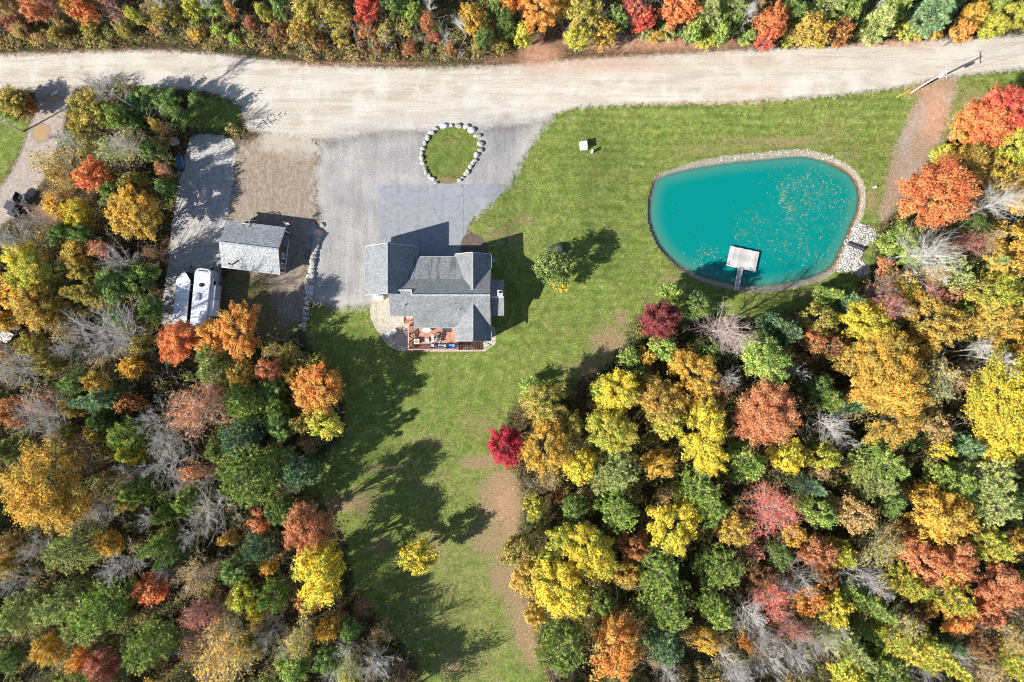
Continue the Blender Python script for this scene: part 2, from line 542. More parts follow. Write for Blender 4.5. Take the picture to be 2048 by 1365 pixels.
# ---- ground material, one for every zone so that the borders run together
def mat_ground():
    m = bpy.data.materials.new('ground')
    g = G(m)
    co = g.co()
    n_f = g.noise(4.2, 3, None, 0.75)          # leaf / stone sized
    n_m = g.noise(1.5, 4, None, 0.65)
    n_l = g.noise(0.28, 4, None, 0.6)
    n_s = g.noise(8.0, 2, None, 0.7)
    edge = g.math('ADD', g.math('MULTIPLY', g.math('SUBTRACT', n_m, 0.5), 1.5), g.math('MULTIPLY', g.math('SUBTRACT', n_f, 0.5), 0.9))

    def mask(name, soft=0.25, amp=1.0, shift=0.0, big=0.0):
        v = g.math('ADD', g.attr('d_' + name), g.math('MULTIPLY', edge, amp))
        if big: v = g.math('ADD', v, g.math('MULTIPLY', g.math('SUBTRACT', n_l, 0.5), big))
        return g.rng(v, -soft + shift, soft + shift)

    def speck(a, b, lo=0.35, hi=0.65, n=None):
        return g.mix(g.rng(n if n is not None else n_f, lo, hi), a, b)

    # forest floor: brown leaf litter, soil, a little moss
    forest = g.ramp(n_f, [(0.25, (.014, .012, .008)), (0.45, (.050, .034, .020)), (0.6, (.105, .066, .038)), (0.78, (.21, .14, .085))])
    forest = g.mix(g.rng(n_l, 0.46, 0.66), forest, speck((.018, .028, .008), (.062, .072, .022)))
    col = forest
    # lawn
    stripes = g.n.new('ShaderNodeTexWave'); stripes.wave_type = 'BANDS'; stripes.bands_direction = 'Y'
    stripes.inputs['Scale'].default_value = 0.26; stripes.inputs['Distortion'].default_value = 3.5
    stripes.inputs['Detail'].default_value = 2.0; stripes.inputs['Detail Scale'].default_value = 0.6
    g.L(co, stripes.inputs['Vector'])
    gr = g.ramp(n_f, [(0.26, (.036, .064, .010)), (0.42, (.092, .136, .022)), (0.58, (.152, .190, .040)), (0.75, (.30, .29, .105))])
    gr = g.mix(g.math('MULTIPLY', g.rng(n_m, 0.46, 0.72), 0.8), gr, (.26, .235, .10))
    gr = g.mix(g.math('MULTIPLY', g.rng(n_l, 0.42, 0.68), 0.4), gr, (.085, .15, .026))
    sp_ = g.n.new('ShaderNodeSeparateXYZ'); g.L(co, sp_.inputs[0])
    mow = g.math('MULTIPLY', g.rng(sp_.outputs[0], 0.0, 14.0), g.rng(n_l, 0.36, 0.58))
    gr = g.mix(mow, gr, g.scale_col(gr, g.rng(stripes.outputs['Fac'], 0.1, 0.9, 0.88, 1.10)))
    streak = g.noise(1.0, 3, g.scaled(co, (0.10, 1.1, 1)), 0.6, 0.5)
    gr = g.mix(g.math('MULTIPLY', g.rng(streak, 0.48, 0.7), 0.5), gr, (.16, .175, .05))
    gr = g.scale_col(gr, g.rng(g.noise(0.7, 4, None, 0.65), 0.32, 0.68, 0.80, 1.18))
    gr = g.scale_col(gr, g.rng(n_s, 0.3, 0.7, 0.68, 1.32))
    dryc = g.ramp(n_f, [(0.25, (.10, .075, .042)), (0.5, (.23, .165, .09)), (0.75, (.38, .29, .18))])
    dryf = g.rng(g.math('ADD', g.math('MULTIPLY', g.attr('d_dry'), 1.1), g.math('MULTIPLY', edge, 0.5)), 0.18, 0.85)
    gr = g.mix(dryf, gr, dryc)
    col = g.mix(mask('lawn', 0.8, 1.9), col, gr)
    yard = g.mix(g.rng(n_m, 0.42, 0.6), speck((.10, .07, .04), (.24, .18, .11)), speck((.06, .085, .018), (.14, .14, .045)))
    col = g.mix(mask('yard', 0.4, 0.9), col, yard)
    # bare dirt lot, raked along y
    rake = g.noise(1.0, 3, g.scaled(co, (3.0, 0.4, 1)), 0.7, 0.6)
    dirt = g.mix(g.rng(g.math('ADD', g.math('MULTIPLY', rake, 0.4), g.math('MULTIPLY', n_m, 0.6)), 0.34, 0.66), (.185, .145, .108), (.275, .225, .175))
    scr = g.noise(1.0, 3, g.scaled(co, (0.8, 0.25, 1)), 0.6, 2.5)
    dirt = g.mix(g.math('MULTIPLY', g.rng(scr, 0.52, 0.66), 0.5), dirt, (.34, .30, .25))
    dirt = g.scale_col(dirt, g.rng(n_f, 0.3, 0.7, 0.8, 1.2))
    dirt = g.mix(g.rng(g.math('ADD', n_l, g.math('MULTIPLY', g.math('ADD', n_m, g.attr('d_road')), 0.09)), 0.22, 0.50), dirt, (.37, .325, .275))
    col = g.mix(mask('dirt', 0.9, 1.6, 0, 5.0), col, dirt)
    # dirt paths
    pth = g.ramp(n_f, [(0.25, (.13, .085, .055)), (0.5, (.26, .18, .125)), (0.75, (.43, .33, .25))])
    pth = g.mix(g.rng(n_l, 0.45, 0.7), pth, speck((.20, .17, .15), (.36, .31, .27)))
    col = g.mix(mask('path', 0.7, 1.2), col, pth)
    # crushed stone drive, grey
    grv = speck((.235, .228, .222), (.315, .307, .298), 0.3, 0.7)
    grv = g.scale_col(grv, g.rng(n_s, 0.3, 0.7, 0.85, 1.15))
    grv = g.scale_col(grv, g.rng(n_l, 0.3, 0.7, 0.86, 1.16))
    trc = g.noise(1.0, 4, g.scaled(co, (1.4, 0.14, 1)), 0.6, 0.8)
    grv = g.scale_col(grv, g.rng(trc, 0.35, 0.65, 0.92, 1.07))
    grv = g.mix(g.math('MULTIPLY', g.rng(g.attr('d_gravel'), 2.2, 0.2), 0.45), grv, (.40, .375, .34))
    strp = g.mix(g.rng(n_m, 0.35, 0.7), speck((.235, .225, .21), (.36, .345, .325)), (.43, .41, .39))
    # the pale road, wheel streaks along x
    ruts = g.noise(1.0, 5, g.scaled(co, (0.07, 0.75, 1)), 0.65, 1.2)
    ruts2 = g.noise(1.0, 4, g.scaled(co, (0.16, 2.6, 1)), 0.65, 1.0)
    road = g.mix(g.math('MULTIPLY', g.rng(ruts, 0.42, 0.68), 0.7), (.445, .407, .352), (.33, .275, .22))
    road = g.mix(g.math('MULTIPLY', g.math('MULTIPLY', g.rng(ruts2, 0.46, 0.7), 0.75), g.rng(n_l, 0.40, 0.58)), road, (.27, .225, .18))
    road = g.mix(g.math('MULTIPLY', g.rng(n_l, 0.42, 0.66), 0.65), road, (.53, .50, .45))
    road = g.scale_col(road, g.rng(n_f, 0.3, 0.7, 0.90, 1.09))
    road = g.scale_col(road, g.rng(n_s, 0.3, 0.7, 0.90, 1.1))
    road = g.mix(g.math('MULTIPLY', g.rng(g.math('ADD', g.attr('d_tyre'), g.math('MULTIPLY', g.math('SUBTRACT', n_m, 0.5), 0.25)), 0.24, 0.04), 0.3), road, (.56, .53, .48))
    trk = g.mix(g.rng(n_m, 0.35, 0.7), (.36, .31, .265), (.26, .215, .18))
    trk = g.scale_col(trk, g.rng(n_f, 0.3, 0.7, 0.82, 1.16))
    col = g.mix(mask('track', 0.4, 0.8), col, trk)
    col = g.mix(mask('strip', 0.2, 0.5), col, strp)
    col = g.mix(mask('road', 0.5, 0.9), col, road)
    top = g.math('ADD', g.attr('d_road'), g.math('MULTIPLY', g.math('SUBTRACT', g.noise(0.2, 5, None, 0.65), 0.5), 9.0))
    col = g.mix(g.math('MULTIPLY', mask('gravel', 0.9, 1.4, -0.2, 3.0), g.rng(top, 3.6, -2.6)), col, grv)
    # leaf-strewn verge
    lf = g.rng(g.math('ADD', g.math('MULTIPLY', g.attr('d_leafy'), 0.55), g.math('MULTIPLY', g.math('SUBTRACT', n_s, 0.5), 1.2)), 0.22, 0.52)
    lvc = g.ramp(n_m, [(0.3, (.30, .145, .085)), (0.5, (.42, .22, .14)), (0.7, (.47, .33, .23))])
    col = g.mix(g.math('MULTIPLY', lf, 0.85), col, lvc)
    # asphalt pad with long cracks
    asp = speck((.205, .212, .228), (.265, .272, .29), 0.3, 0.7, n_m)
    asp = g.scale_col(asp, g.rng(n_s, 0.3, 0.7, 0.92, 1.08))
    sx = g.n.new('ShaderNodeSeparateXYZ'); g.L(co, sx.inputs[0])
    wob = g.math('MULTIPLY', g.math('SUBTRACT', n_m, 0.5), 0.16)
    for px in (796, 838, 884, 927):
        dd = g.math('ABSOLUTE', g.math('SUBTRACT', g.math('ADD', sx.outputs[0], wob), (px - CX) * S))
        asp = g.mix(g.math('MULTIPLY', g.rng(dd, 0.075, 0.02), 0.4), asp, (.085, .085, .09))
    cr = g.voro(0.2, g.scaled(co, (1.0, 0.5, 1)), 'DISTANCE_TO_EDGE', 1.0)
    wb2 = g.math('ADD', cr.outputs['Distance'], g.math('MULTIPLY', g.math('SUBTRACT', n_m, 0.5), 0.12))
    asp = g.mix(g.math('MULTIPLY', g.math('MULTIPLY', g.rng(wb2, 0.02, 0.0), g.rng(n_l, 0.5, 0.6)), 0.7), asp, (.10, .10, .105))
    asp = g.mix(g.math('MULTIPLY', g.rng(n_l, 0.5, 0.72), 0.5), asp, (.36, .365, .375))
    col = g.mix(mask('asphalt', 0.05, 0.12), col, asp)
    col = g.mix(mask('isle', 0.15, 0.35), col, g.scale_col(gr, 0.85))
    mul = speck((.035, .026, .022), (.20, .15, .125), 0.3, 0.7, n_s)
    col = g.mix(mask('mulch', 0.08, 0.2), col, mul)
    # round-stone bed
    vc = g.voro(7.5)
    cob = g.mix(g.rng(vc.outputs['Color'], 0.1, 0.9), (.42, .355, .275), (.70, .64, .54))
    cob = g.mix(g.rng(vc.outputs['Distance'], 0.05, 0.11), cob, g.scale_col(cob, 0.7))
    col = g.mix(mask('cobble', 0.06, 0.12), col, cob)
    # pond bank
    bk = g.ramp(n_f, [(0.25, (.13, .11, .08)), (0.5, (.25, .215, .17)), (0.75, (.42, .38, .32))])
    bk = g.mix(g.math('MULTIPLY', g.math('MULTIPLY', g.rng(g.attr('d_pond'), -0.30, 0.0), g.rng(g.attr('d_pond'), 0.7, 0.2)), g.rng(g.math('ADD', g.attr('d_east'), n_m), 0.5, 1.1)), bk, speck((.10, .05, .028), (.26, .13, .07)))
    col = g.mix(mask('bank', 0.12, 0.35), col, bk)
    mud = g.math('ADD', g.attr('d_mud'), g.math('MULTIPLY', edge, 0.2))
    mudm = g.rng(mud, 0.42, 0.52)
    ring = g.math('MULTIPLY', g.rng(mud, 0.22, 0.40), 0.5)
    col = g.mix(ring, col, (.16, .125, .10))
    col = g.mix(mudm, col, (.34, .225, .115))
    rough = g.rng(mudm, 0, 1, 0.95, 0.35, False)
    h = g.math('ADD', g.math('MULTIPLY', n_f, 0.6), g.math('MULTIPLY', n_s, 0.4))
    g.principled(col, rough, 0, 0.12, g.bump(h, 0.55, 0.09))
    return m


M_GROUND = mat_ground()

# cells -> zones; later entries lie on top of earlier ones
ORDER = [('forest_floor', None), ('lawn', 'lawn'), ('yard_ground', 'yard'), ('dirt_lot', 'dirt'), ('dirt_path', 'path'), ('dirt_track', 'track'),
         ('parking_strip', 'strip'), ('gravel_driveway', 'gravel'), ('gravel_road', 'road'), ('asphalt_pad', 'asphalt'),
         ('island_lawn', 'isle'), ('mulch_bed', 'mulch'), ('stone_bed', 'cobble'), ('pond_bank', 'bank'), ('pond_bed', 'pond')]
zone = np.zeros((NY - 1, NX - 1), int)


def cellmid(a):
    return 0.25 * (a[:-1, :-1] + a[1:, :-1] + a[:-1, 1:] + a[1:, 1:])


for zi, (nm, key) in enumerate(ORDER):
    if key is None: continue
    msk = cellmid(D[key]) > 0
    zone[msk] = zi
# the drive keeps its own cells where it meets the road
zone[(cellmid(D['gravel']) > 0) & (cellmid(D['road']) < 1.2) & (zone == 8)] = 7

AKEYS = ['lawn', 'yard', 'dirt', 'path', 'track', 'strip', 'gravel', 'road', 'asphalt', 'isle', 'mulch', 'cobble', 'bank', 'pond', 'dry', 'leafy', 'mud', 'east', 'tyre']
vid = np.arange(NX * NY).reshape(NY, NX)
quads = np.stack([vid[:-1, :-1], vid[:-1, 1:], vid[1:, 1:], vid[1:, :-1]], -1)
VALL = np.stack([XX, YY, ZZ], -1).reshape(-1, 3)
for zi, (nm, key) in enumerate(ORDER):
    q = quads[zone == zi]
    if len(q) == 0: continue
    used, inv = np.unique(q.ravel(), return_inverse=True)
    at = {'d_' + k: D[k].ravel()[used] for k in AKEYS}
    me = np_mesh(nm, VALL[used], inv.reshape(-1, 4), True, at)
    tag(link(nm, me, M_GROUND), kind='structure')

# land beyond the surveyed ground, out to the horizon
ring = np.concatenate([vid[0, :], vid[1:, -1], vid[-1, -2::-1], vid[-2:0:-1, 0]])
inner = VALL[ring]
outer = inner * np.array([9.0, 12.0, 0]) + np.array([0, 0, 0.0])
nr = len(ring)
fr = np.array([(i, i + nr, (i + 1) % nr + nr, (i + 1) % nr) for i in range(nr)])
at = {'d_' + k: np.full(2 * nr, -9.0 if k not in ('dry', 'leafy', 'mud') else 0.0) for k in AKEYS}
for k in ('road', 'lawn'):
    at['d_' + k] = np.concatenate([D[k].ravel()[ring], np.full(nr, -9.0)])
tag(link('outer_land', np_mesh('outer_land', np.concatenate([inner, outer]), fr, False, at), M_GROUND), kind='structure')

# ---- the pond
wsel = (cellmid(dp) > -0.5)
q = quads[wsel]
used, inv = np.unique(q.ravel(), return_inverse=True)
WV = VALL[used].copy()
depth = WATER_Z - WV[:, 2]
WV[:, 2] = WATER_Z
mw = bpy.data.materials.new('pond_water')
g = G(mw)
dep = g.attr('depth')
nw = g.noise(0.5, 3)
murk = g.rng(g.math('ADD', dep, g.math('MULTIPLY', g.math('SUBTRACT', nw, 0.5), 0.15)), 0.0, 0.26)
murk = g.math('MULTIPLY', murk, 0.985)
wc = g.mix(g.rng(dep, 0.05, 0.9), (.045, .19, .15), (.001, .178, .162))
wd = g.n.new('ShaderNodeBsdfDiffuse'); g.L(wc, wd.inputs[0])
tr = g.n.new('ShaderNodeBsdfTransparent'); tr.inputs[0].default_value = (.90, .97, .94, 1)
mx = g.n.new('ShaderNodeMixShader'); g.L(murk, mx.inputs[0]); g.L(tr.outputs[0], mx.inputs[1]); g.L(wd.outputs[0], mx.inputs[2])
gl = g.n.new('ShaderNodeBsdfGlossy'); gl.inputs['Roughness'].default_value = 0.08
rip = g.noise(3.5, 3)
bw = g.bump(rip, 0.12, 0.03); g.L(bw, gl.inputs['Normal'])
fn = g.n.new('ShaderNodeFresnel'); fn.inputs[0].default_value = 1.33
geo = g.n.new('ShaderNodeNewGeometry')
m2 = g.n.new('ShaderNodeMixShader'); g.L(g.math('MULTIPLY', fn.outputs[0], g.math('SUBTRACT', 1.0, geo.outputs['Backfacing'])), m2.inputs[0]); g.L(mx.outputs[0], m2.inputs[1]); g.L(gl.outputs[0], m2.inputs[2])
g.L(m2.outputs[0], g.out.inputs[0])
tag(link('pond', np_mesh('pond', WV, inv.reshape(-1, 4), True, {'depth': depth}), mw), kind='structure')

# ------------------------------------------------------------------ building materials
M_ROOF = mat_shingle('grey_shingle', (.135, .140, .146), (.245, .252, .257))
def mat_stained():
    m = mat_shingle('stained_shingle', (.150, .154, .160), (.26, .266, .27))
    g = G.__new__(G); g.t = m.node_tree; g.n = g.t.nodes; g._co = None
    p = next(x for x in g.n if x.type == 'BSDF_PRINCIPLED')
    old = p.inputs['Base Color'].links[0].from_socket
    n = g.noise(1.0, 3, g.scaled(g.co('obj'), (1.5, 0.16, 0.3)), 0.55)
    g.L(g.mix(g.math('MULTIPLY', g.rng(n, 0.50, 0.64), 0.6), old, (.06, .062, .065)), p.inputs['Base Color'])
    return m


M_PORCH = mat_stained()
M_ROOF2 = mat_shingle('speckled_shingle', (.14, .145, .15), (.50, .51, .52))
M_SIDING = mat_simple('cream_siding', (.52, .49, .43), 0.7)
M_WHITE = mat_simple('white_paint', (.74, .74, .72), 0.5, var=0.06)
M_BROWN = mat_simple('brown_siding', (.085, .062, .058), 0.75)
M_GLASS = mat_simple('window_glass', (.03, .04, .05), 0.08, spec=0.6)
M_DECK = mat_wood('red_deck_boards', (.34, .15, .105), (.54, .29, .215), 1)
M_RAIL = mat_wood('rail_wood', (.40, .20, .15), (.56, .36, .29), 1)
M_DARKWOOD = mat_wood('dark_wood_and_shade', (.06, .026, .02), (.13, .06, .042), 1)  # dark wood; on the deck stair the tone is painted railing shade
M_GREYWOOD = mat_wood('weathered_boards', (.36, .34, .33), (.62, .60, .58), 1)
M_TANWOOD = mat_wood('tan_wood', (.38, .27, .15), (.55, .42, .26), 1)
M_BLACK = mat_simple('black_plastic', (.012, .012, .014), 0.45)
M_DKGREY = mat_simple('dark_grey_metal', (.05, .052, .06), 0.5)
M_GREYMET = mat_simple('grey_metal', (.30, .31, .33), 0.4, 0.4)
M_RVWHITE = mat_simple('camper_white', (.72, .74, .76), 0.35, var=0.07, scale=1.2)
M_RVGREY = mat_simple('camper_grey', (.42, .45, .48), 0.35)
M_TRWHITE = mat_simple('trailer_roof_white', (.70, .73, .76), 0.4, var=0.12, scale=1.0)
M_TIRE = mat_simple('tyre_rubber', (.015, .015, .016), 0.85)
M_CONC = mat_simple('concrete', (.42, .41, .39), 0.9)
M_RED = mat_simple('flag_red', (.45, .03, .04), 0.7)
M_BLUE = mat_simple('flag_blue', (.02, .04, .20), 0.7)
M_CUSHION = mat_simple('blue_cushion', (.10, .25, .55), 0.8)
M_CREAM = mat_simple('cream_cover', (.68, .61, .50), 0.7)
M_YELLOW = mat_simple('yellow_plastic', (.75, .55, .04), 0.5)
M_POLE = mat_wood('bleached_pole', (.34, .32, .29), (.50, .48, .44), 2)
M_TEAL = mat_simple('blue_tarpaulin', (.02, .075, .12), 0.35, var=0.35)
M_GREENPL = mat_simple('green_plastic', (.10, .50, .30), 0.5)


def thing(name, x, y, z, rz, label, cat, group=None):
    return empty(name, (x, y, z), rz, label, cat, group)


class Local:
    """parts given in world coordinates, hung under an unrotated thing"""
    def __init__(self, root): self.r = root

    def put(self, mb, name, mat, parent=None, bevel=0.0, smooth=False):
        o = mb.build(name, mat, parent or self.r, bevel, smooth)
        if parent is None: o.location = -self.r.location
        return o


# ------------------------------------------------------------------ the house
hx, hy = -10.0, 7.0
house = thing('house', hx, hy, 0.0, 0, 'grey shingled house with crossing gables between the asphalt pad and the rear deck', 'house')
H = Local(house)
T = 0.16


def gable(x0, x1, y0, y1, e, r, axis, zb, ov=0.3, rakes=(1, 1), wall=True):
    """roof outline, eave height, ridge height; returns nothing"""
    if axis == 'Y':
        m = (x0 + x1) / 2
        H.put(MB().slab([(x0, y0, e), (m, y0, r), (m, y1, r), (x0, y1, e)], T), 'roof_slope', M_ROOF)
        H.put(MB().slab([(m, y0, r), (x1, y0, e), (x1, y1, e), (m, y1, r)], T), 'roof_slope', M_ROOF)
        H.put(MB().box(m, (y0 + y1) / 2, r + 0.015, 0.24, y1 - y0, 0.05), 'ridge_cap', M_RIDGE)
        s = (r - e) / (m - x0)
        a, b = x0 + ov, x1 - ov
        we = e + s * ov - T * 1.3
        wr = r - T * 1.3
        if wall:
            c0, c1 = y0 + ov, y1 - ov
            prof = [(a, zb), (b, zb), (b, we), (m, wr), (a, we)]
            vs = [(p, c0, q) for p, q in prof] + [(p, c1, q) for p, q in prof]
            fs = [(0, 1, 2, 3, 4), (9, 8, 7, 6, 5)] + [(i, i + 5, (i + 1) % 5 + 5, (i + 1) % 5) for i in range(5)]
            H.put(MB().add(vs, fs), 'wall', M_SIDING)
        for k, yy in enumerate((y0 - 0.025, y1 + 0.025)):
            if not rakes[k]: continue
            f = MB()
            for q in ((x0, m), (m, x1)):
                z0 = e if q[0] == x0 else r
                z1 = r if q[0] == x0 else e
                vs = [(q[0], yy - .02, z0 - .24), (q[1], yy - .02, z1 - .24), (q[1], yy - .02, z1 + .02), (q[0], yy - .02, z0 + .02)]
                vs += [(p[0], yy + .02, p[2]) for p in vs]
                f.add(vs, [(0, 1, 2, 3), (7, 6, 5, 4), (0, 4, 5, 1), (1, 5, 6, 2), (2, 6, 7, 3), (3, 7, 4, 0)])
            H.put(f, 'fascia_board', M_WHITE)
        for xx in (x0 - 0.06, x1 + 0.06):
            H.put(MB().box(xx, (y0 + y1) / 2, e - 0.09, 0.11, y1 - y0 - 0.05, 0.11), 'gutter', M_GUTTER)


M_RIDGE = mat_shingle('ridge_shingle', (.30, .31, .32), (.40, .41, .42))
M_GUTTER = mat_simple('gutter_grey', (.30, .31, .32), 0.5)

# garage wing
gable(-20.58, -13.26, 6.45, 13.24, 2.7, 6.0, 'Y', -0.2)
# main block: rear slope, long front slope with a flatter porch roof below
RX0, RX1 = -13.7, -2.99
RY, RH, BY, BH, EY, EH, QY, QH = 6.236, 5.25, 8.574, 3.9, 11.73, 3.02, 1.91, 2.75
H.put(MB().slab([(RX0, QY, QH), (RX1, QY, QH), (RX1, RY, RH), (RX0, RY, RH)], T), 'roof_slope', M_ROOF)
LY, LH = 6.963, 4.83
H.put(MB().slab([(RX0, RY, RH), (RX1, RY, RH), (RX1, BY, BH), (RX0, BY, BH)], T), 'roof_slope', M_ROOF)
H.put(MB().slab([(-17.0, LY, LH), (RX0 - .002, LY, LH), (RX0 - .002, BY, BH), (-17.0, BY, BH)], T), 'roof_slope', M_ROOF)
H.put(MB().slab([(-14.75, BY + .003, BH), (-5.46, BY + .003, BH), (-5.46, EY, EH), (-14.75, EY, EH)], T), 'porch_roof', M_PORCH)
H.put(MB().slab([(-5.44, BY + .003, BH), (RX1, BY + .003, BH), (RX1, 10.5, BH - .578 * (10.5 - BY)), (-5.44, 10.5, BH - .578 * (10.5 - BY))], T), 'roof_slope', M_ROOF)
H.put(MB().slab([(-17.0, 3.53, 2.85), (RX0 - .01, 3.53, 2.85), (RX0 - .01, LY, LH), (-17.0, LY, LH)], T), 'roof_slope', M_ROOF)
H.put(MB().box((RX0 + RX1) / 2, RY, RH + .015, RX1 - RX0, 0.26, 0.05), 'ridge_cap', M_RIDGE)
H.put(MB().box(-15.2, LY, LH + .015, 3.0, 0.26, 0.05), 'ridge_cap', M_RIDGE)
H.put(MB().box(RX0 - .03, (RY + LY) / 2, 4.9, .05, LY - RY, .55), 'step_flashing', M_WHITE)
for q in (((RX0 + RX1) / 2, QY - .06, QH - .1, RX1 - RX0, 0.11, 0.11), (-15.3, 3.47, 2.75, 3.3, 0.11, 0.11), (-10.4, EY + .06, EH - .1, 5.0, .11, .11)):
    H.put(MB().box(*q), 'gutter', M_GUTTER)
# walls of the main block, cross-section extruded along x
prof = [(2.3, -1.7), (8.9, -1.7), (8.9, 3.45), (8.45, 3.68), (6.236, 4.98), (2.3, 2.72)]
vs = [(-13.4, a, b) for a, b in prof] + [(-3.3, a, b) for a, b in prof]
H.put(MB().add(vs, [(5, 4, 3, 2, 1, 0), (6, 7, 8, 9, 10, 11)] + [(i, (i + 1) % 6, (i + 1) % 6 + 6, i + 6) for i in range(6)]), 'wall', M_SIDING)
H.put(MB().prism([(-16.7, 3.9), (-13.5, 3.9), (-13.5, 6.7), (-16.7, 6.7)], -.8, 2.85), 'wall', M_SIDING)
# front and rear cross gables
gable(-7.93, -2.95, 6.6, 12.15, 2.95, 4.78, 'Y', -1.0, rakes=(0, 1))
gable(-7.93, -2.95, 0.02, 5.6, 2.75, 4.62, 'Y', -1.8, rakes=(1, 0))
# small wing on the right with its own gable, ridge along x
wx1 = PA(1008, 0, 3.2)[0]
wy0, wy1 = PA(0, 632, 2.6)[1], PA(0, 559.6, 2.6)[1]
wm, wr_, we_ = (wy0 + wy1) / 2, 3.9, 2.6
H.put(MB().slab([(-4.5, wy0, we_), (wx1, wy0, we_), (wx1, wm, wr_), (-4.5, wm, wr_)], T), 'roof_slope', M_ROOF)
H.put(MB().slab([(-4.5, wm, wr_), (wx1, wm, wr_), (wx1, wy1, we_), (-4.5, wy1, we_)], T), 'roof_slope', M_ROOF)
H.put(MB().box((-4.5 + wx1) / 2, wm, wr_ + .015, wx1 + 4.5, .24, .05), 'ridge_cap', M_RIDGE)
prof = [(wy0 + .3, -1.8), (wy1 - .3, -1.8), (wy1 - .3, 2.6), (wm, 3.7), (wy0 + .3, 2.6)]
vs = [(-3.5, a, b) for a, b in prof] + [(wx1 - .3, a, b) for a, b in prof]
H.put(MB().add(vs, [(4, 3, 2, 1, 0), (5, 6, 7, 8, 9)] + [(i, (i + 1) % 5, (i + 1) % 5 + 5, i + 5) for i in range(5)]), 'wall', M_SIDING)
# chimney
cx_, cy_ = PA(1000, 587, 4.9)
ch = H.put(MB().box(cx_, cy_, 4.0, 0.62, 0.74, 1.9), 'chimney', M_WHITE, bevel=0.03)
H.put(MB().box(cx_, cy_, 4.99, 0.74, 0.86, 0.1), 'chimney_cap', M_CONC, ch)
H.put(MB().tube((cx_ + .02, cy_ + .12, 4.9), (cx_ + .02, cy_ + .12, 5.25), .17, n=12), 'flue', M_BLACK, ch)
# plumbing vents and roof stains
for a, b, zz in ((807.7, 611.5, 3.9), (917.6, 619.5, 4.1)):
    x, y = PA(a, b, zz)
    H.put(MB().tube((x, y, zz - .5), (x, y, zz + .38), .065, n=10), 'vent_pipe', M_WHITE)
x, y = PA(983, 521, 2.0)
v = H.put(MB().box(x + .25, y, 1.5, .5, .5, .9), 'meter_box', M_GREYMET)
# openings
def window(x, y, z, w, h, face):
    """face: 0 = looks along -y, 1 = +y, 2 = +x, 3 = -x"""
    d = ((0, -1), (0, 1), (1, 0), (-1, 0))[face]
    sx, sy = (w, .08) if face < 2 else (.08, w)
    fr = MB()
    t = .09
    for k in (-1, 1):
        ox, oy = (k * w / 2, 0) if face < 2 else (0, k * w / 2)
        fr.box(x + ox, y + oy, z, t if face < 2 else .1, .1 if face < 2 else t, h + t)
        fr.box(x, y, z + k * h / 2, w - t if face < 2 else .09, .09 if face < 2 else w - t, t)
    fr.box(x, y, z, w - t if face < 2 else .06, .06 if face < 2 else w - t, .05)
    o = H.put(fr, 'window', M_WHITE)
    H.put(MB().box(x, y, z, w - .02 if face < 2 else .03, .03 if face < 2 else w - .02, h - .02), 'pane', M_GLASS, o)


for x in (-12.3, -9.2): window(x, 2.28, 1.35, 1.2, 1.3, 0)
sd = H.put(MB().box(-10.7, 2.28, 1.1, 1.8, .07, 2.1), 'sliding_door', M_GLASS)
for x in (-6.4, -4.4): window(x, .30, 1.3, 1.0, 1.4, 0)
window(-4.9, .30, -0.8, 1.0, .7, 0)
for y in (3.2, 7.5, 9.6, 11.2): window(-3.27 if 2 < y < 9 else -3.23, y, 1.4, .9, 1.3, 2)
window(wx1 - .28, wm, 1.3, 1.3, 1.4, 2)
window(-5.4, 11.87, 1.4, 1.5, 1.4, 1)
for x in (-11.5, -9.3): window(x, 8.92, 1.5, 1.1, 1.3, 1)
H.put(MB().box(-13.0 + .6, 8.93, 1.1, 1.0, .08, 2.1), 'front_door', M_DARKWOOD)
for x in (-18.6, -15.2):
    gd = MB()
    for k in range(4): gd.box(x, 12.96, .32 + .56 * k, 2.7, .06, .53)
    H.put(gd, 'garage_door', M_WHITE)
for x in (-12.8, -10.6, -8.4): H.put(MB().box(x, 11.4, 1.4, .16, .16, 2.9), 'porch_post', M_WHITE)
# little propane box on the garage's rear wall
x, y, z = P(757, 596, .7)
pb = thing('utility_cabinet', x, y, z, 0, 'white utility cabinet on the round-stone bed against the garage rear wall', 'cabinet')
MB().box(0, 0, .38, 1.25, .55, .76).build('cabinet_body', M_WHITE, pb, .02)
MB().box(0, -.02, .79, 1.33, .62, .05).build('cabinet_lid', M_WHITE, pb)
MB().box(.45, -.29, .4, .03, .03, .2).build('handle', M_DKGREY, pb)

# ------------------------------------------------------------------ rear deck
DZ = -0.05
dx0, dy0 = PA(818, 700, DZ)
dx1, dy1 = PA(918, 655, DZ)
deck = thing('deck', dx0, dy0, -1.4, 0, 'red-brown timber deck behind the house with a rail along two sides', 'deck')
DK = Local(deck)
bw_ = 0.14
n = int((dy1 + 1.0 - dy0) / .15)
b = MB()
for i in range(n):
    b.box((dx0 + dx1) / 2, dy0 + .07 + i * .15, DZ, dx1 - dx0, bw_, .035)
tag(DK.put(b, 'deck_board', M_DECK), kind='stuff')
fr = MB().box(dx0 + .03, (dy0 + dy1) / 2 + .5, DZ - .15, .05, dy1 - dy0 + 1, .25).box((dx0 + dx1) / 2, dy0 + .02, DZ - .15, dx1 - dx0, .05, .25)
fr.box((dx0 + dx1) / 2, dy1 + .9, DZ - .15, dx1 - dx0 - .1, .05, .25)
DK.put(fr, 'deck_frame', M_DECK)
for x in np.linspace(dx0 + .08, dx1 - .1, 4):
    DK.put(MB().box(x, dy0 + .09, -.95, .13, .13, 1.7), 'support_post', M_DECK)
xs = list(np.linspace(dx0 + .06, dx1 - .05, 5))
ys = list(np.linspace(dy0 + .06, dy1 + .1, 4))[1:]
for x, y in [(x, dy0 + .06) for x in xs] + [(dx0 + .06, y) for y in ys]:
    DK.put(MB().box(x, y, DZ + .5, .09, .09, 1.0), 'rail_post', M_RAIL)
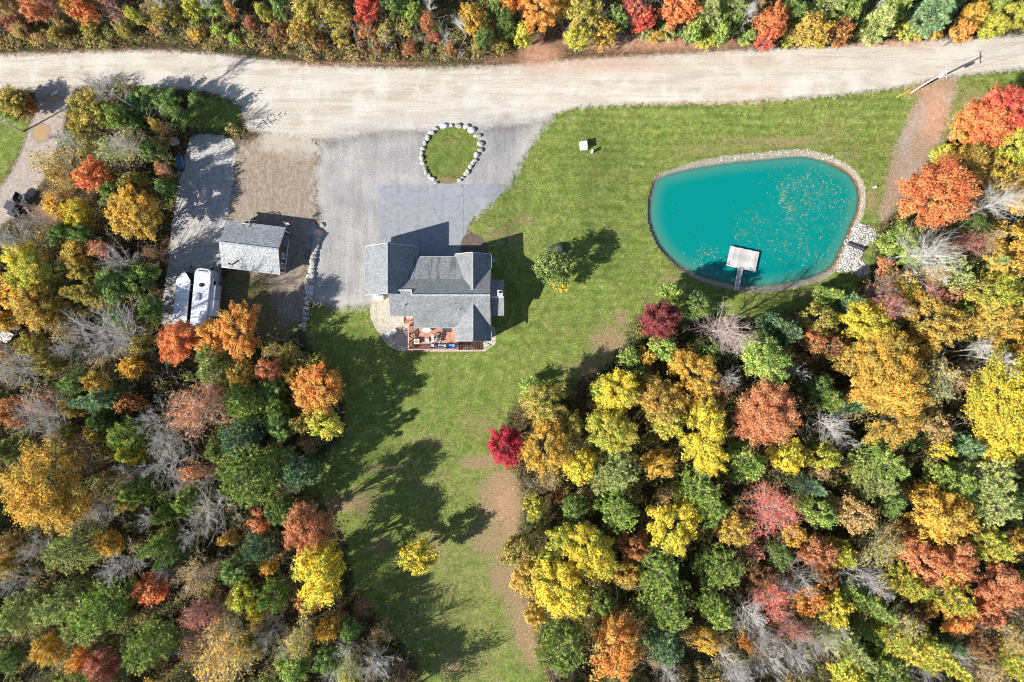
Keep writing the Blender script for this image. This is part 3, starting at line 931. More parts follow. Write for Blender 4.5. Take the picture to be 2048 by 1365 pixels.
DK.put(MB().box((dx0 + dx1) / 2, dy0 + .06, DZ + 1.01, dx1 - dx0, .15, .04), 'top_rail', M_RAIL)
DK.put(MB().box(dx0 + .06, (dy0 + dy1) / 2 + .13, DZ + 1.012, .15, dy1 - dy0 + .1, .04), 'top_rail', M_RAIL)
bal = MB()
for x in np.arange(dx0 + .15, dx1, .13): bal.box(x, dy0 + .06, DZ + .5, .03, .03, .95)
for y in np.arange(dy0 + .15, dy1, .13): bal.box(dx0 + .06, y, DZ + .5, .03, .03, .95)
tag(DK.put(bal, 'baluster', M_RAIL), kind='stuff')
# steps at the upper left corner
ux0, uy0 = PA(808.5, 650, -.4)
ux1, uy1 = PA(826, 633, -.4)
for k in range(4):
    yy = uy1 - (k + .5) * (uy1 - uy0) / 4
    DK.put(MB().box((ux0 + ux1) / 2, yy, DZ - .1 - .22 * (3 - k) * .6, ux1 - ux0, .3, .06), 'step', M_DECK)
DK.put(MB().box(ux0 - .02, (uy0 + uy1) / 2, DZ - .3, .06, uy1 - uy0, .4).box(ux1 + .02, (uy0 + uy1) / 2, DZ - .3, .06, uy1 - uy0, .4), 'stringer', M_DECK)
# stair running down to the right, railing shade put into its dark colour
sx0, sy0 = PA(917.5, 700, -.3)
sx1, sy1 = PA(963, 685, -.9)
for k in range(10):
    t = (k + .5) / 10
    DK.put(MB().box(sx0 + (sx1 - sx0) * t, (sy0 + sy1) / 2, DZ - .05 - 1.15 * t, .29, sy1 - sy0, .045), 'stair_tread', M_DARKWOOD)
DK.put(MB().slab([(sx0, sy0 - .05, DZ), (sx1, sy0 - .05, DZ - 1.2), (sx1, sy0 + .0, DZ - 1.2), (sx0, sy0 + .0, DZ)], .25), 'stringer', M_DARKWOOD)
DK.put(MB().tube((sx0, sy0, DZ + .95), (sx1, sy0, DZ - .25), .045), 'hand_rail', M_RAIL)
DK.put(MB().tube((sx1, sy0, DZ - .25), (sx1, sy0, -1.3), .05), 'rail_post', M_RAIL)

# ---- things on the deck
def chair(name, a, b, rz, mat, label, low=0.0):
    x, y = PA(a, b, DZ + .5)
    c = thing(name, x, y, DZ + .02, rz, label, 'chair', 'chairs on the deck')
    MB().box(0, .05, .42, .52, .5, .05).build('seat', mat, c)
    MB().box(0, -.24, .72, .52, .05, .6, rx=.25).build('backrest', mat, c)
    for sx in (-1, 1):
        MB().box(sx * .28, 0, .62, .06, .55, .04).build('armrest', mat, c)
        for sy in (-.2, .26):
            MB().box(sx * .26, sy, .3, .05, .05, .6).build('leg', mat, c)
    return c


def slatchair(a, b, rz, label):
    x, y = PA(a, b, DZ + .5)
    c = thing('garden_chair', x, y, DZ + .02, rz, label, 'chair', 'chairs on the deck')
    for i in range(5):
        MB().box(-.24 + i * .12, -.34, .68, .1, .03, .8, rx=.4).build('back_slat', M_TANWOOD, c)
    for i in range(4):
        MB().box(0, -.1 + i * .14, .38 + i * .03, .56, .12, .03).build('seat_slat', M_TANWOOD, c)
    for sx in (-1, 1):
        MB().box(sx * .36, .05, .56, .14, .7, .03).build('armrest', M_TANWOOD, c)
        MB().box(sx * .33, .36, .28, .06, .08, .56).build('leg', M_TANWOOD, c)
        MB().box(sx * .33, -.2, .28, .06, .08, .56).build('leg', M_TANWOOD, c)


slatchair(822.5, 672, math.radians(-120), 'tan slatted wooden chair by the left deck rail, nearer the eave')
slatchair(824, 695, math.radians(-60), 'tan slatted wooden chair in the lower left corner of the deck')
x, y = PA(833.5, 683.5, DZ + .5)
fp = thing('fire_table', x, y, DZ + .02, 0, 'square pale-rimmed fire table with reddish middle on the deck', 'table')
for k in range(4):
    a = k * math.pi / 2
    MB().box(math.cos(a) * .3, math.sin(a) * .3, .52, .12 if k % 2 == 0 else .72, .72 if k % 2 == 0 else .12, .05 + .004 * (k % 2)).build('rim', M_CREAM, fp)
MB().box(0, 0, .5, .5, .5, .04).build('centre_tile', M_DECK, fp)
MB().box(0, 0, .25, .6, .6, .46).build('table_base', M_DKGREY, fp)
x, y = PA(865, 682, DZ + .7)
tb_ = thing('dining_table', x, y, DZ + .02, 0, 'long pale grey dining table in the middle of the deck', 'table')
for k in range(5): MB().box(0, -.68 + k * .34, .72, .46, .33, .035).build('table_panel', mat_simple('pale_slate', (.5, .51, .48), .5, var=.3) if k == 0 else bpy.data.materials['pale_slate'], tb_)
for sx in (-.18, .18):
    for sy in (-.75, .75): MB().box(sx, sy, .35, .05, .05, .7).build('leg', M_DKGREY, tb_)
chair('patio_chair', 877, 681, math.radians(-90), M_WHITE, 'white patio chair right of the deck dining table')
chair('patio_chair', 854, 682, math.radians(90), M_RVGREY, 'grey patio chair left of the deck dining table')
chair('patio_chair', 865, 692, math.radians(180), M_DKGREY, 'dark grey patio chair at the lower end of the deck dining table')
chair('patio_chair', 878, 673, math.radians(-60), M_TANWOOD, 'brown patio chair above the white chair on the deck')
x, y = PA(853, 660.5, DZ + .6)
gr_ = thing('round_ottoman', x, y, DZ + .02, 0, 'cream pointed-oval patio table half under the eave on the deck', 'table')
pts = []
for i in range(20):
    a = 2 * math.pi * i / 20
    pts.append((.62 * math.cos(a) + (.12 if abs(a) < .2 or abs(a - 2 * math.pi) < .2 else 0), .36 * math.sin(a)))
MB().prism(pts, .52, .6).build('table_top', M_CREAM, gr_)
MB().tube((0, 0, 0), (0, 0, .52), .12, .06, 12).build('pedestal', M_DKGREY, gr_)
x, y = PA(894, 660, DZ)
mt_ = thing('door_mat', x, y, DZ + .022, 0, 'dark grey outdoor rug on the deck under the eave', 'rug')
MB().box(0, 0, .008, 1.25, .6, .012).build('rug_field', M_DKGREY, mt_)
MB().box(0, 0, .006, 1.33, .68, .008).build('rug_border', M_BLACK, mt_)


def lounger(a, b, matc, label):
    x, y = PA(a, b, DZ + .4)
    c = thing('lounger', x, y, DZ + .02, 0, label, 'lounger', 'loungers along the deck rail')
    MB().box(-.1, 0, .32, .8, .62, .1).build('seat_cushion', matc, c, .03)
    MB().box(.42, 0, .5, .5, .62, .1, ry=-.7).build('back_cushion', matc, c, .03)
    MB().box(.0, 0, .24, 1.1, .66, .04).build('frame', M_WHITE, c)
    for sx in (-.45, .45):
        for sy in (-.28, .28): MB().box(sx, sy, .12, .05, .05, .24).build('leg', M_WHITE, c)


lounger(884, 694, mat_simple('sage_cushion', (.25, .32, .33), .8), 'grey-green cushioned lounger by the lower deck rail')
lounger(901, 693.5, M_CUSHION, 'blue cushioned white lounger by the lower deck rail beside the stair')
x, y = PA(823, 650, .4)
pl_ = thing('barrel_planter', x, y, DZ + .02, 0, 'brown wooden planter box by the deck steps under the eave', 'planter')
MB().box(0, 0, .22, .6, .4, .44).build('planter_box', M_TANWOOD, pl_, .01)
MB().box(0, 0, .45, .5, .3, .03).build('soil', M_DARKWOOD, pl_)
x, y, z = P(783, 667, .2)
lg = thing('lawn_bench', x, y, z, math.radians(28), 'white slatted garden bench on the round-stone bed left of the deck', 'bench')
for i in range(4): MB().box(0, -.2 + i * .15, .42, 1.7, .12, .03).build('seat_slat', M_WHITE, lg)
for i in range(2): MB().box(0, .36, .6 + i * .2, 1.7, .03, .13).build('back_slat', M_WHITE, lg)
for sx in (-.75, .75): MB().box(sx, .05, .22, .06, .6, .42).build('leg', M_WHITE, lg)

# ------------------------------------------------------------------ the shed
sxc, syc = PA(507.2, 495.5, 2.6)
SROT = math.atan2(-14.5, 117.5)
shed = thing('shed', sxc, syc, 0, SROT, 'small grey-roofed brown outbuilding between the parking strip and the boulder row', 'outbuilding')
L2, W2, SE, SR = 4.13, 3.25, 2.6, 4.42
MB().slab([(-L2, -W2, SE), (L2, -W2, SE), (L2, 0, SR), (-L2, 0, SR)], .14).build('roof_slope', M_ROOF2, shed)
MB().slab([(-L2, 0, SR), (L2, 0, SR), (L2, W2, SE), (-L2, W2, SE)], .14).build('roof_slope', M_ROOF2, shed)
MB().box(0, 0, SR + .01, 2 * L2, .22, .04).build('ridge_cap', M_ROOF2, shed)
prof = [(-2.95, -.1), (2.95, -.1), (2.95, 2.6), (0, 4.22), (-2.95, 2.6)]
vs = [(-3.85, a, b) for a, b in prof] + [(3.85, a, b) for a, b in prof]
MB().add(vs, [(4, 3, 2, 1, 0), (5, 6, 7, 8, 9)] + [(i, (i + 1) % 5, (i + 1) % 5 + 5, i + 5) for i in range(5)]).build('wall', M_BROWN, shed)
for sy in (-.6, -2.0):
    wf = MB()
    for k in (-1, 1):
        wf.box(3.88, sy + k * .36, 1.45, .09, .08, 1.2)
        wf.box(3.885, sy, 1.45 + k * .56, .1, .64, .08)
    wf.box(3.88, sy, 1.45, .06, .64, .05)
    w_ = wf.build('window', M_WHITE, shed)
    MB().box(3.865, sy, 1.45, .03, .7, 1.1).build('pane', M_GLASS, w_)
MB().box(3.87, -2.9, 1.2, .1, .12, 2.5).build('corner_board', M_WHITE, shed)
MB().box(3.87, 2.9, 1.2, .1, .12, 2.5).build('corner_board', M_WHITE, shed)
MB().box(3.9, -.6, .12, .12, 4.6, .14).build('sill_board', M_WHITE, shed)
d_ = MB().box(3.9, 1.5, 1.0, .07, 1.2, 2.0).build('door', M_RVGREY, shed)
MB().box(3.96, 1.05, 1.0, .05, .05, .12).build('handle', M_BLACK, d_)
MB().slab([(3.86, .8, 2.25), (4.55, .8, 2.05), (4.55, 2.3, 2.05), (3.86, 2.3, 2.25)], .07).build('door_canopy', M_ROOF, shed)
MB().box(0, -W2 - .03, SE - .1, 2 * L2, .06, .16).build('fascia_board', M_WHITE, shed)
MB().box(0, W2 + .05, SE - .1, 2 * L2, .1, .1).build('gutter', M_GUTTER, shed)
# flue at the rear eave
fl_ = MB().tube((-2.55, -2.75, 2.4), (-2.55, -2.75, 4.0), .1, n=12).build('flue', M_GREYMET, shed)
MB().tube((-2.55, -2.75, 4.0), (-2.55, -2.75, 4.12), .16, .05, 12).build('flue_cap', M_DKGREY, fl_)
# folding ladder hooked over the front eave
ld = thing('ladder', sxc, syc, 0, SROT, 'pale metal ladder hooks over the front eave of the brown outbuilding', 'ladder')
lm = MB()
for sx in (-1.95, -1.0):
    lm.tube((sx, W2 - .55, SE + .38), (sx, W2 + .45, SE - .02), .045)
    lm.tube((sx, W2 + .45, SE - .02), (sx, W2 + .85, .05), .045)
lm.build('side_rail', M_CREAM, ld)
rm = MB()
for k in range(8): rm.tube((-1.95, W2 + .47 + .05 * k, SE - .1 - .32 * k), (-1.0, W2 + .47 + .05 * k, SE - .1 - .32 * k), .03)
rm.tube((-1.95, W2 - .1, SE + .2), (-1.0, W2 - .1, SE + .2), .04)
rm.build('rung', M_CREAM, ld)
# flag on a short staff at the corner
fx, fy = PA(570.5, 452, 3.0)
fg = thing('flag', fx, fy, 0.0, SROT, 'striped flag on a staff at the front right corner of the brown outbuilding', 'flag')
MB().tube((0, .1, 2.3), (-.35, .75, 3.7), .03).build('staff', M_WHITE, fg)
for i in range(13):
    c = M_RED if i % 2 == 0 else M_WHITE
    x0 = .35 if i < 7 else 0
    z = 3.45 - i * .055
    MB().box(-.3 + (x0 + .85) / 2 + .02 * math.sin(i), .68 - .1 * (x0 + .85) / 2 - (i * .02), z - .1, .85 - x0, .02, .056, rx=.35).build('stripe', c, fg)
fg.scale = (.75, .75, .9)
cn = MB().box(-.12, .63, 3.2, .34, .024, .38, rx=.35).build('canton', M_BLUE, fg)
st = MB()
for i in range(4):
    for j in range(4): st.box(-.24 + .08 * i, .63 - .012 - (.04 * j - .06) * -.35, 3.07 + .09 * j, .025, .034, .025)
st.build('star', M_WHITE, cn)

# ------------------------------------------------------------------ camper and cargo trailer
x, y = PA(406.7, 537.5, 3.3)
rv = thing('camper_trailer', x, y, 0, math.radians(-5.6), 'long white fifth-wheel camper with rounded front parked right of the cargo trailer', 'camper')
RW, RL, RHt = 1.22, 9.6, 3.3


def round_front(w, l, r, n=6):
    pts = [(-w, -l), (w, -l)]
    for i in range(n + 1):
        a = math.pi / 2 * i / n
        pts.append((w - r + r * math.cos(a), -r + r * math.sin(a) - .0))
    for i in range(n + 1):
        a = math.pi / 2 + math.pi / 2 * i / n
        pts.append((-w + r + r * math.cos(a), -r + r * math.sin(a)))
    return pts


MB().prism(round_front(RW, RL, .75), .75, 3.12).build('body', M_RVGREY, rv, .0)
MB().prism(round_front(RW - .06, RL - .05, .8), 3.12, 3.26).build('roof_edge', M_RVGREY, rv, .0)
MB().prism([(a * .92, b * .995 - .55 if b > -2 else b * .995) for a, b in round_front(RW - .06, RL - .06, .35)], 3.26, 3.31).build('roof', M_RVWHITE, rv)
MB().box(0, -.33, 3.29, 1.3, .12, .06, rz=0).build('front_trim', M_DKGREY, rv)
sk = MB().prism([(.36 * math.cos(2 * math.pi * i / 14), .28 * math.sin(2 * math.pi * i / 14) - 2.3) for i in range(14)], 3.31, 3.4).build('skylight', M_BLACK, rv)
ac = MB().box(-.35, -4.0, 3.43, .62, .9, .28).build('air_conditioner', M_RVGREY, rv, .08)
MB().box(-.1, -8.3, 3.46, .68, .95, .3).build('air_conditioner', M_WHITE, rv, .08)
MB().box(.0, -6.2, 3.36, .5, .5, .12).build('roof_vent', M_WHITE, rv, .03)
MB().box(.62, -8.1, 3.44, .3, .7, .26).build('roof_vent', M_WHITE, rv, .05)
MB().box(-.5, -5.4, 3.36, .22, .22, .1).build('roof_vent', M_WHITE, rv, .03)
for yy in (-1.4, -3.2, -5.0, -6.9, -8.8): MB().box(0, yy, 3.316, 2.0, .035, .012).build('roof_seam', M_RVGREY, rv)
so = MB().box(RW + .2, -3.1, 1.95, .75, 1.9, 1.9).build('slide_out', M_RVGREY, rv, .04)
MB().box(RW + .18, -5.3, 1.9, .72, 2.4, 1.95).build('slide_out', M_RVWHITE, rv, .04)
MB().tube((RW + .08, -1.2, 2.9), (RW + .08, -6.9, 2.9), .09, n=10).build('awning', M_WHITE, rv)
for yy in (-2.0, -7.6):
    wn_ = MB().box(RW + .01, yy, 2.1, .05, .9, .7).build('window', M_DKGREY, rv)
    MB().box(RW + .03, yy, 2.1, .03, .8, .6).build('pane', M_GLASS, wn_)
MB().box(RW + .02, -8.7, 1.8, .05, .7, 1.9).build('door', M_RVWHITE, rv)
for yy in (-5.6, -6.6):
    for sx in (-1, 1):
        w_ = MB().tube((sx * 1.0, yy, .36), (sx * 1.22, yy, .36), .36, n=18).build('wheel', M_TIRE, rv)
        MB().tube((sx * 1.19, yy, .36), (sx * 1.24, yy, .36), .2, n=14).build('rim', M_GREYMET, w_)
MB().box(.0, .1, .6, .35, 1.0, .2).build('hitch', M_DKGREY, rv)
MB().box(0, -4.8, .68, 2.0, 9.2, .16).build('chassis', M_BLACK, rv)

x, y = PA(368.5, 543.5, 2.45)
ct = thing('cargo_trailer', x, y, 0, math.radians(-5.4), 'black cargo trailer with a white V-nosed roof parked left of the camper', 'trailer')
cw, cl = .95, 7.7
foot = [(-cw, -cl), (cw, -cl), (cw, -1.2), (.12, 0), (-.12, 0), (-cw, -1.2)]
MB().prism(foot, .45, 2.36).build('body', M_BLACK, ct)
MB().prism([(a * 1.02, b * 1.003) for a, b in foot], 2.36, 2.45).build('roof', M_TRWHITE, ct)
for yy in (-2.4, -3.9, -6.6): MB().box(0, yy, 2.456, 1.85, .03, .012).build('roof_seam', M_RVGREY, ct)
dr_ = MB()
for k in (-1, 1):
    dr_.box(cw + .015, -2.1 + k * .42, 1.45, .03, .05, 1.7)
    dr_.box(cw + .017, -2.1, 1.45 + k * .83, .03, .8, .05)
dr_.build('door_frame', M_WHITE, ct)
MB().box(0, -5.6, 2.5, .42, .42, .1).build('roof_vent', M_WHITE, ct, .02)
MB().box(0, -5.6, 2.46, .52, .52, .03).build('vent_flange', M_DKGREY, ct)
for yy in (-4.2, -5.1):
    for sx in (-1, 1):
        w_ = MB().tube((sx * .98, yy, .33), (sx * 1.18, yy, .33), .33, n=18).build('wheel', M_TIRE, ct)
        MB().tube((sx * 1.15, yy, .33), (sx * 1.2, yy, .33), .18, n=14).build('rim', M_GREYMET, w_)
MB().tube((-.5, -.8, .5), (0, 1.1, .5), .05).tube((.5, -.8, .5), (0, 1.1, .5), .05).build('tow_bar', M_DKGREY, ct)
MB().tube((0, .8, .05), (0, .8, .75), .04).build('jack', M_GREYMET, ct)

# ------------------------------------------------------------------ utility buggy on the west track
x, y, z = P(31, 411, .9)
ub = thing('utility_buggy', x, y, z, math.radians(153), 'black utility buggy with an open cargo bed parked at the left edge track', 'buggy')
for sx in (-1, 1):
    for yy in (-1.05, .95):
        w_ = MB().tube((sx * .52, yy, .33), (sx * .78, yy, .33), .33, n=16).build('wheel', M_TIRE, ub)
        MB().tube((sx * .75, yy, .33), (sx * .8, yy, .33), .17, n=12).build('rim', M_GREYMET, w_)
MB().box(0, 0, .5, 1.2, 3.0, .22).build('chassis', M_BLACK, ub)
MB().box(0, 1.35, .78, 1.15, .7, .4).build('hood', M_DKGREY, ub, .08)
MB().box(0, .35, 1.88, 1.35, 1.25, .07).build('roof', M_DKGREY, ub, .03)
cg = MB()
for sx in (-.6, .6):
    cg.tube((sx, 1.05, .95), (sx, .9, 1.85), .035).tube((sx, -.25, .6), (sx, -.22, 1.85), .035)
cg.build('roll_cage', M_BLACK, ub)
MB().box(0, .35, .82, 1.15, .5, .14).build('seat', M_BLACK, ub, .04)
MB().box(0, .08, 1.12, 1.15, .12, .55).build('seat_back', M_BLACK, ub, .04)
MB().box(0, -.30, 1.7, 1.3, .14, .06).build('rear_visor', M_WHITE, ub, .02)
bd = MB().box(0, -1.12, .72, 1.36, 1.35, .06).build('cargo_bed', M_BLACK, ub)
for sx in (-.7, .7): MB().box(sx, -1.12, .95, .06, 1.4, .45).build('bed_side', M_GREYMET if sx < 0 else M_DKGREY, bd)
MB().box(0, -1.82, .95, 1.46, .06, .45).build('tailgate', M_GREYMET, bd)
MB().box(0, -.44, .95, 1.34, .05, .45).build('bed_front', M_BLACK, bd)
for sx in (-.4, .4): MB().box(sx, 1.71, .85, .25, .05, .1).build('headlight', M_WHITE, ub)

# white-roofed hut at the left edge
x, y = PA(2, 672, 2.3)
wh = thing('white_hut', x, y, 0, math.radians(-28), 'white-roofed hut at the left edge beside the grey bare tree', 'hut')
MB().slab([(-1.7, -.95, 2.15), (1.45, -.95, 2.15), (1.45, .0, 2.4), (-1.7, .0, 2.4)], .1).build('roof_slope', M_WHITE, wh)
MB().slab([(-1.7, 0.0, 2.4), (1.45, 0.0, 2.4), (1.45, .95, 2.15), (-1.7, .95, 2.15)], .1).build('roof_slope', M_WHITE, wh)
MB().box(-.1, 0, 1.05, 2.9, 1.6, 2.1).build('wall', M_DKGREY, wh)
MB().box(1.36, 0, .95, .05, .7, 1.8).build('door', M_GREYMET, wh)

# covered mower under the trees left of the strip
x, y, z = P(356, 325, .6)
cm = thing('covered_machine', x, y, z, math.radians(8), 'dark blue tarpaulin over a small machine in shade left of the parking strip', 'tarp')
pr = MB()
sec = [(.0, .62, .02), (.0, .6, .5), (.0, .42, .85), (.0, .0, .98)]
rows = []
for i, (yy, k) in enumerate(((-1.2, .55), (-.9, .92), (-.2, 1.0), (.5, .98), (1.0, .85), (1.25, .5))):
    rows.append([(.62 * k * s, yy, zz) for s, zz in ((-1.05, .03), (-.98, .5 * k), (-.6, .86 * k), (0, (.98 + .05 * math.sin(i * 2)) * k), (.6, .86 * k), (.98, .5 * k), (1.05, .03))])
vs = [p for r_ in rows for p in r_]
fs = [(i * 7 + j, i * 7 + j + 1, i * 7 + j + 8, i * 7 + j + 7) for i in range(5) for j in range(6)]
fs += [tuple(range(6, -1, -1)), tuple(range(35, 42))]
pr.add(vs, fs).build('tarpaulin', M_TEAL, cm, smooth=True)
MB().tube((-.64, -.6, .42), (.64, -.6, .42), .02).build('strap', M_GREYMET, cm)
MB().tube((.63, -.7, .5), (.6, .9, .5), .03).build('side_rope', M_WHITE, cm)

# ------------------------------------------------------------------ lawn boxes, pole, culvert, dock
x, y, z = P(1168, 290, .75)
tb2 = thing('transformer_box', x, y, z, math.radians(5), 'square pale green-white utility box standing on the front lawn', 'utility box')
MB().box(0, 0, .05, 1.15, 1.2, .12).build('pad', M_CONC, tb2)
MB().box(0, 0, .42, .95, 1.0, .66).build('cabinet', M_RVWHITE, tb2, .03)
MB().box(0.0, .03, .79, .98, 1.03, .09).build('lid', M_RVWHITE, tb2, .03)
MB().box(.0, -.52, .5, .06, .03, .14).build('latch', M_DKGREY, tb2)
x, y, z = P(1184.5, 302.5, .7)
pd = thing('cable_pedestal', x, y, z, math.radians(-20), 'small white cable pedestal on the lawn below the square utility box', 'pedestal')
MB().box(0, 0, .33, .24, .3, .66).build('post', M_RVWHITE, pd, .02)
MB().box(0, 0, .72, .3, .42, .14).build('cap', M_WHITE, pd, .03)

px_, py_, pz_ = P(1823, 185)
ptx, pty = PA(1893, 137, 7.9)
up = thing('utility_pole', px_, py_, pz_, 0, 'bleached wooden power pole with crossarm and transformer beside the gravel road', 'utility pole')
PH = 8.0
MB().tube((0, 0, -.2), (0.05, .02, PH), .145, .09, 12).build('pole', M_POLE, up, smooth=False)
MB().box(0.12, 0, PH - .25, .08, 1.7, .09).build('crossarm', M_POLE, up)
for sy in (-.78, 0, .78):
    i_ = MB().tube((.12, sy, PH - .19), (.12, sy, PH + .05), .045, .04, 8).build('insulator', M_GREYMET, up)
tf = MB().tube((.36, -.14, PH - 2.1), (.36, -.14, PH - 1.2), .17, n=14).build('transformer', M_RVGREY, up)
MB().tube((.36, -.14, PH - 1.2), (.36, -.14, PH - 1.0), .06, .04).build('bushing', M_WHITE, tf)
wy_ = MB()
wx_ = Vector((.955, .297, 0)) * 34
for sy in (-.78, .78):
    prev = Vector((.12, sy, PH + .05))
    for k in range(1, 9):
        t = k / 8
        q = Vector((.12, sy, PH + .05)) + wx_ * t + Vector((0, 0, -2.6 * t * (1 - t)))
        wy_.tube(prev, q, .012, n=4)
        prev = q
wy_.build('power_line', M_BLACK, up)
ax_, ay_, az_ = P(1792, 196)
gv = Vector((ax_ - px_, ay_ - py_, az_ - pz_))
tp_ = Vector((0, 0, PH - .6))
MB().tube(tp_, gv, .014, n=5).build('guy_wire', M_DKGREY, up)
MB().tube(gv, gv + (tp_ - gv) * .33, .035, n=8).build('guy_guard', M_YELLOW, up)
MB().tube((-.19, .03, 0), (-.15, .03, PH - 1.5), .03, n=6).build('conduit', M_GREYMET, up)
br_ = MB()
pts = [(.1, 1.0, PH - .2), (-.4, .9, PH - 1.0), (-.5, .5, PH - 1.6), (.0, .1, PH - 2.0)]
for a_, b_ in zip(pts, pts[1:]): br_.tube(a_, b_, .012, n=5)
br_.build('jumper_wire', M_GREYMET, up)

# culvert pipe across the white stones
x0, y0, z0 = P(1696, 487, .2)
x1, y1, z1 = P(1728, 499, .2)
cv = thing('culvert_pipe', (x0 + x1) / 2, (y0 + y1) / 2, -1.45, math.atan2(y1 - y0, x1 - x0), 'black ribbed culvert pipe lying across the white stones at the pond edge', 'pipe')
Lc = math.hypot(x1 - x0, y1 - y0) / 2
rb = MB()
nn = 22
ri = [(.30 if i % 2 else .265) for i in range(nn + 1)]
vs = []
for i in range(nn + 1):
    xx = -Lc + 2 * Lc * i / nn
    for j in range(14):
        a = 2 * math.pi * j / 14
        vs.append((xx, ri[i] * math.cos(a), .25 + ri[i] * math.sin(a)))
fs = [(i * 14 + j, i * 14 + (j + 1) % 14, (i + 1) * 14 + (j + 1) % 14, (i + 1) * 14 + j) for i in range(nn) for j in range(14)]
rb.add(vs, fs).build('pipe_wall', mat_simple('black_pipe', (.05, .05, .065), .4), cv)
MB().tube((Lc - .02, 0, .25), (Lc + .05, 0, .25), .33, n=14).build('collar', M_BLACK, cv)

# dock
DKZ = WATER_Z + .42
c4 = [PA(a, b, DKZ) for a, b in ((1461, 492.4), (1518.6, 504.8), (1510.5, 544.3), (1453.3, 531.4))]
dcx = sum(c[0] for c in c4) / 4; dcy = sum(c[1] for c in c4) / 4
drot = math.atan2(c4[1][1] - c4[0][1], c4[1][0] - c4[0][0])
dw = math.hypot(c4[1][0] - c4[0][0], c4[1][1] - c4[0][1]); dh = math.hypot(c4[2][0] - c4[1][0], c4[2][1] - c4[1][1])
dock = thing('dock', dcx, dcy, WATER_Z, drot, 'weathered grey plank swimming dock floating on the green pond', 'dock')
npk = 27
pm = MB().box(0, 0, 0, dw / npk - .014, dh, .045)
pmesh = None
for i in range(npk):
    xx = -dw / 2 + (i + .5) * dw / npk
    if pmesh is None:
        o = pm.build('plank', M_GREYWOOD, dock); pmesh = o.data
    else:
        o = link('plank', pmesh, None, dock)
    o.location = (xx, 0.03 * math.sin(i * 7.1), .40 + .006 * math.sin(i * 3.3))
fm = MB()
for sy in (-1, 1): fm.box(0, sy * (dh / 2 - .12), .28, dw - .1, .08, .2)
for sx in (-1, 1): fm.box(sx * (dw / 2 - .06), 0, .27, .08, dh - .3, .19)
fm.build('frame', M_GREYWOOD, dock)
for sx in (-1, 1):
    for sy in (-1, 1): MB().tube((sx * dw * .36, sy * dh * .3, -.25), (sx * dw * .36, sy * dh * .3, .2), .3, n=12).build('float_drum', M_DKGREY, dock)
g4 = [PA(a, b, DKZ) for a, b in ((1476, 537), (1486, 539.5), (1478.6, 581.4), (1467.6, 579.5))]
gcx = sum(c[0] for c in g4) / 4; gcy = sum(c[1] for c in g4) / 4
gl_ = math.hypot((g4[0][0] + g4[1][0] - g4[2][0] - g4[3][0]) / 2, (g4[0][1] + g4[1][1] - g4[2][1] - g4[3][1]) / 2)
grot = math.atan2((g4[0][1] + g4[1][1] - g4[2][1] - g4[3][1]), (g4[0][0] + g4[1][0] - g4[2][0] - g4[3][0])) - math.pi / 2
gw = thing('gangway', gcx, gcy, WATER_Z, grot, 'narrow plank gangway from the shaded bank to the pond dock', 'gangway')
pmesh = None
for i in range(20):
    yy = -gl_ / 2 + (i + .5) * gl_ / 20
    if pmesh is None:
        o = MB().box(0, 0, 0, .78, gl_ / 20 - .012, .04).build('plank', M_GREYWOOD, gw); pmesh = o.data
    else:
        o = link('plank', pmesh, None, gw)
    o.location = (.01 * math.sin(i * 5), yy, .43)
MB().box(-.36, 0, .36, .06, gl_, .1).box(.36, 0, .36, .06, gl_, .1).build('stringer', M_GREYWOOD, gw)

# things in the clearing below the camper
x, y, z = P(316, 797, .6)
rk = thing('pallet_rack', x, y, z, math.radians(-8), 'weathered grey wooden pallet rack in the shade below the big bare tree', 'rack')
for i in range(5): MB().box(-.5 + i * .25, 0, .75, .12, 1.2, .03).build('slat', M_GREYWOOD, rk)
for yy in (-.5, .5): MB().box(0, yy, .69, 1.2, .08, .08).build('rail', M_GREYWOOD, rk)
for sx in (-.5, .5):
    for yy in (-.5, .5): MB().box(sx, yy, .33, .08, .08, .66).build('leg', M_GREYWOOD, rk)
for a, b, mt, lb in ((373, 775, M_GREENPL, 'mint green plastic chair in the leaf-strewn clearing below the camper'), (386, 775, M_YELLOW, 'yellow plastic chair in the leaf-strewn clearing below the camper')):
    x, y, z = P(a, b, .5)
    c = thing('plastic_chair', x, y, z, .4, lb, 'chair', 'plastic chairs in the clearing')
    MB().box(0, 0, .42, .5, .5, .04).build('seat', mt, c, .01)
    MB().box(0, .25, .68, .5, .05, .5, rx=-.2).build('backrest', mt, c)
    for sx in (-.2, .2):
        for sy in (-.2, .2): MB().tube((sx, sy, .42), (sx * 1.15, sy * 1.15, 0), .025, n=6).build('leg', mt, c)

# ------------------------------------------------------------------ boulders
M_BOULDER = bpy.data.materials.new('pale_boulder')
g = G(M_BOULDER)
co = g.co('obj')
n1 = g.noise(1.8, 5, co, 0.65)
oi = g.n.new('ShaderNodeObjectInfo').outputs['Random']
c = g.ramp(n1, [(0.3, (.26, .24, .225)), (0.5, (.42, .40, .37)), (0.7, (.56, .54, .51))])
c = g.scale_col(c, g.rng(oi, 0, 1, 0.7, 1.12, False))
g.principled(c, .9, 0, .1, g.bump(n1, .5, .05))
M_DARKROCK = mat_simple('dark_boulder', (.055, .058, .068), 0.5, var=.5, scale=2.5, spec=.5)


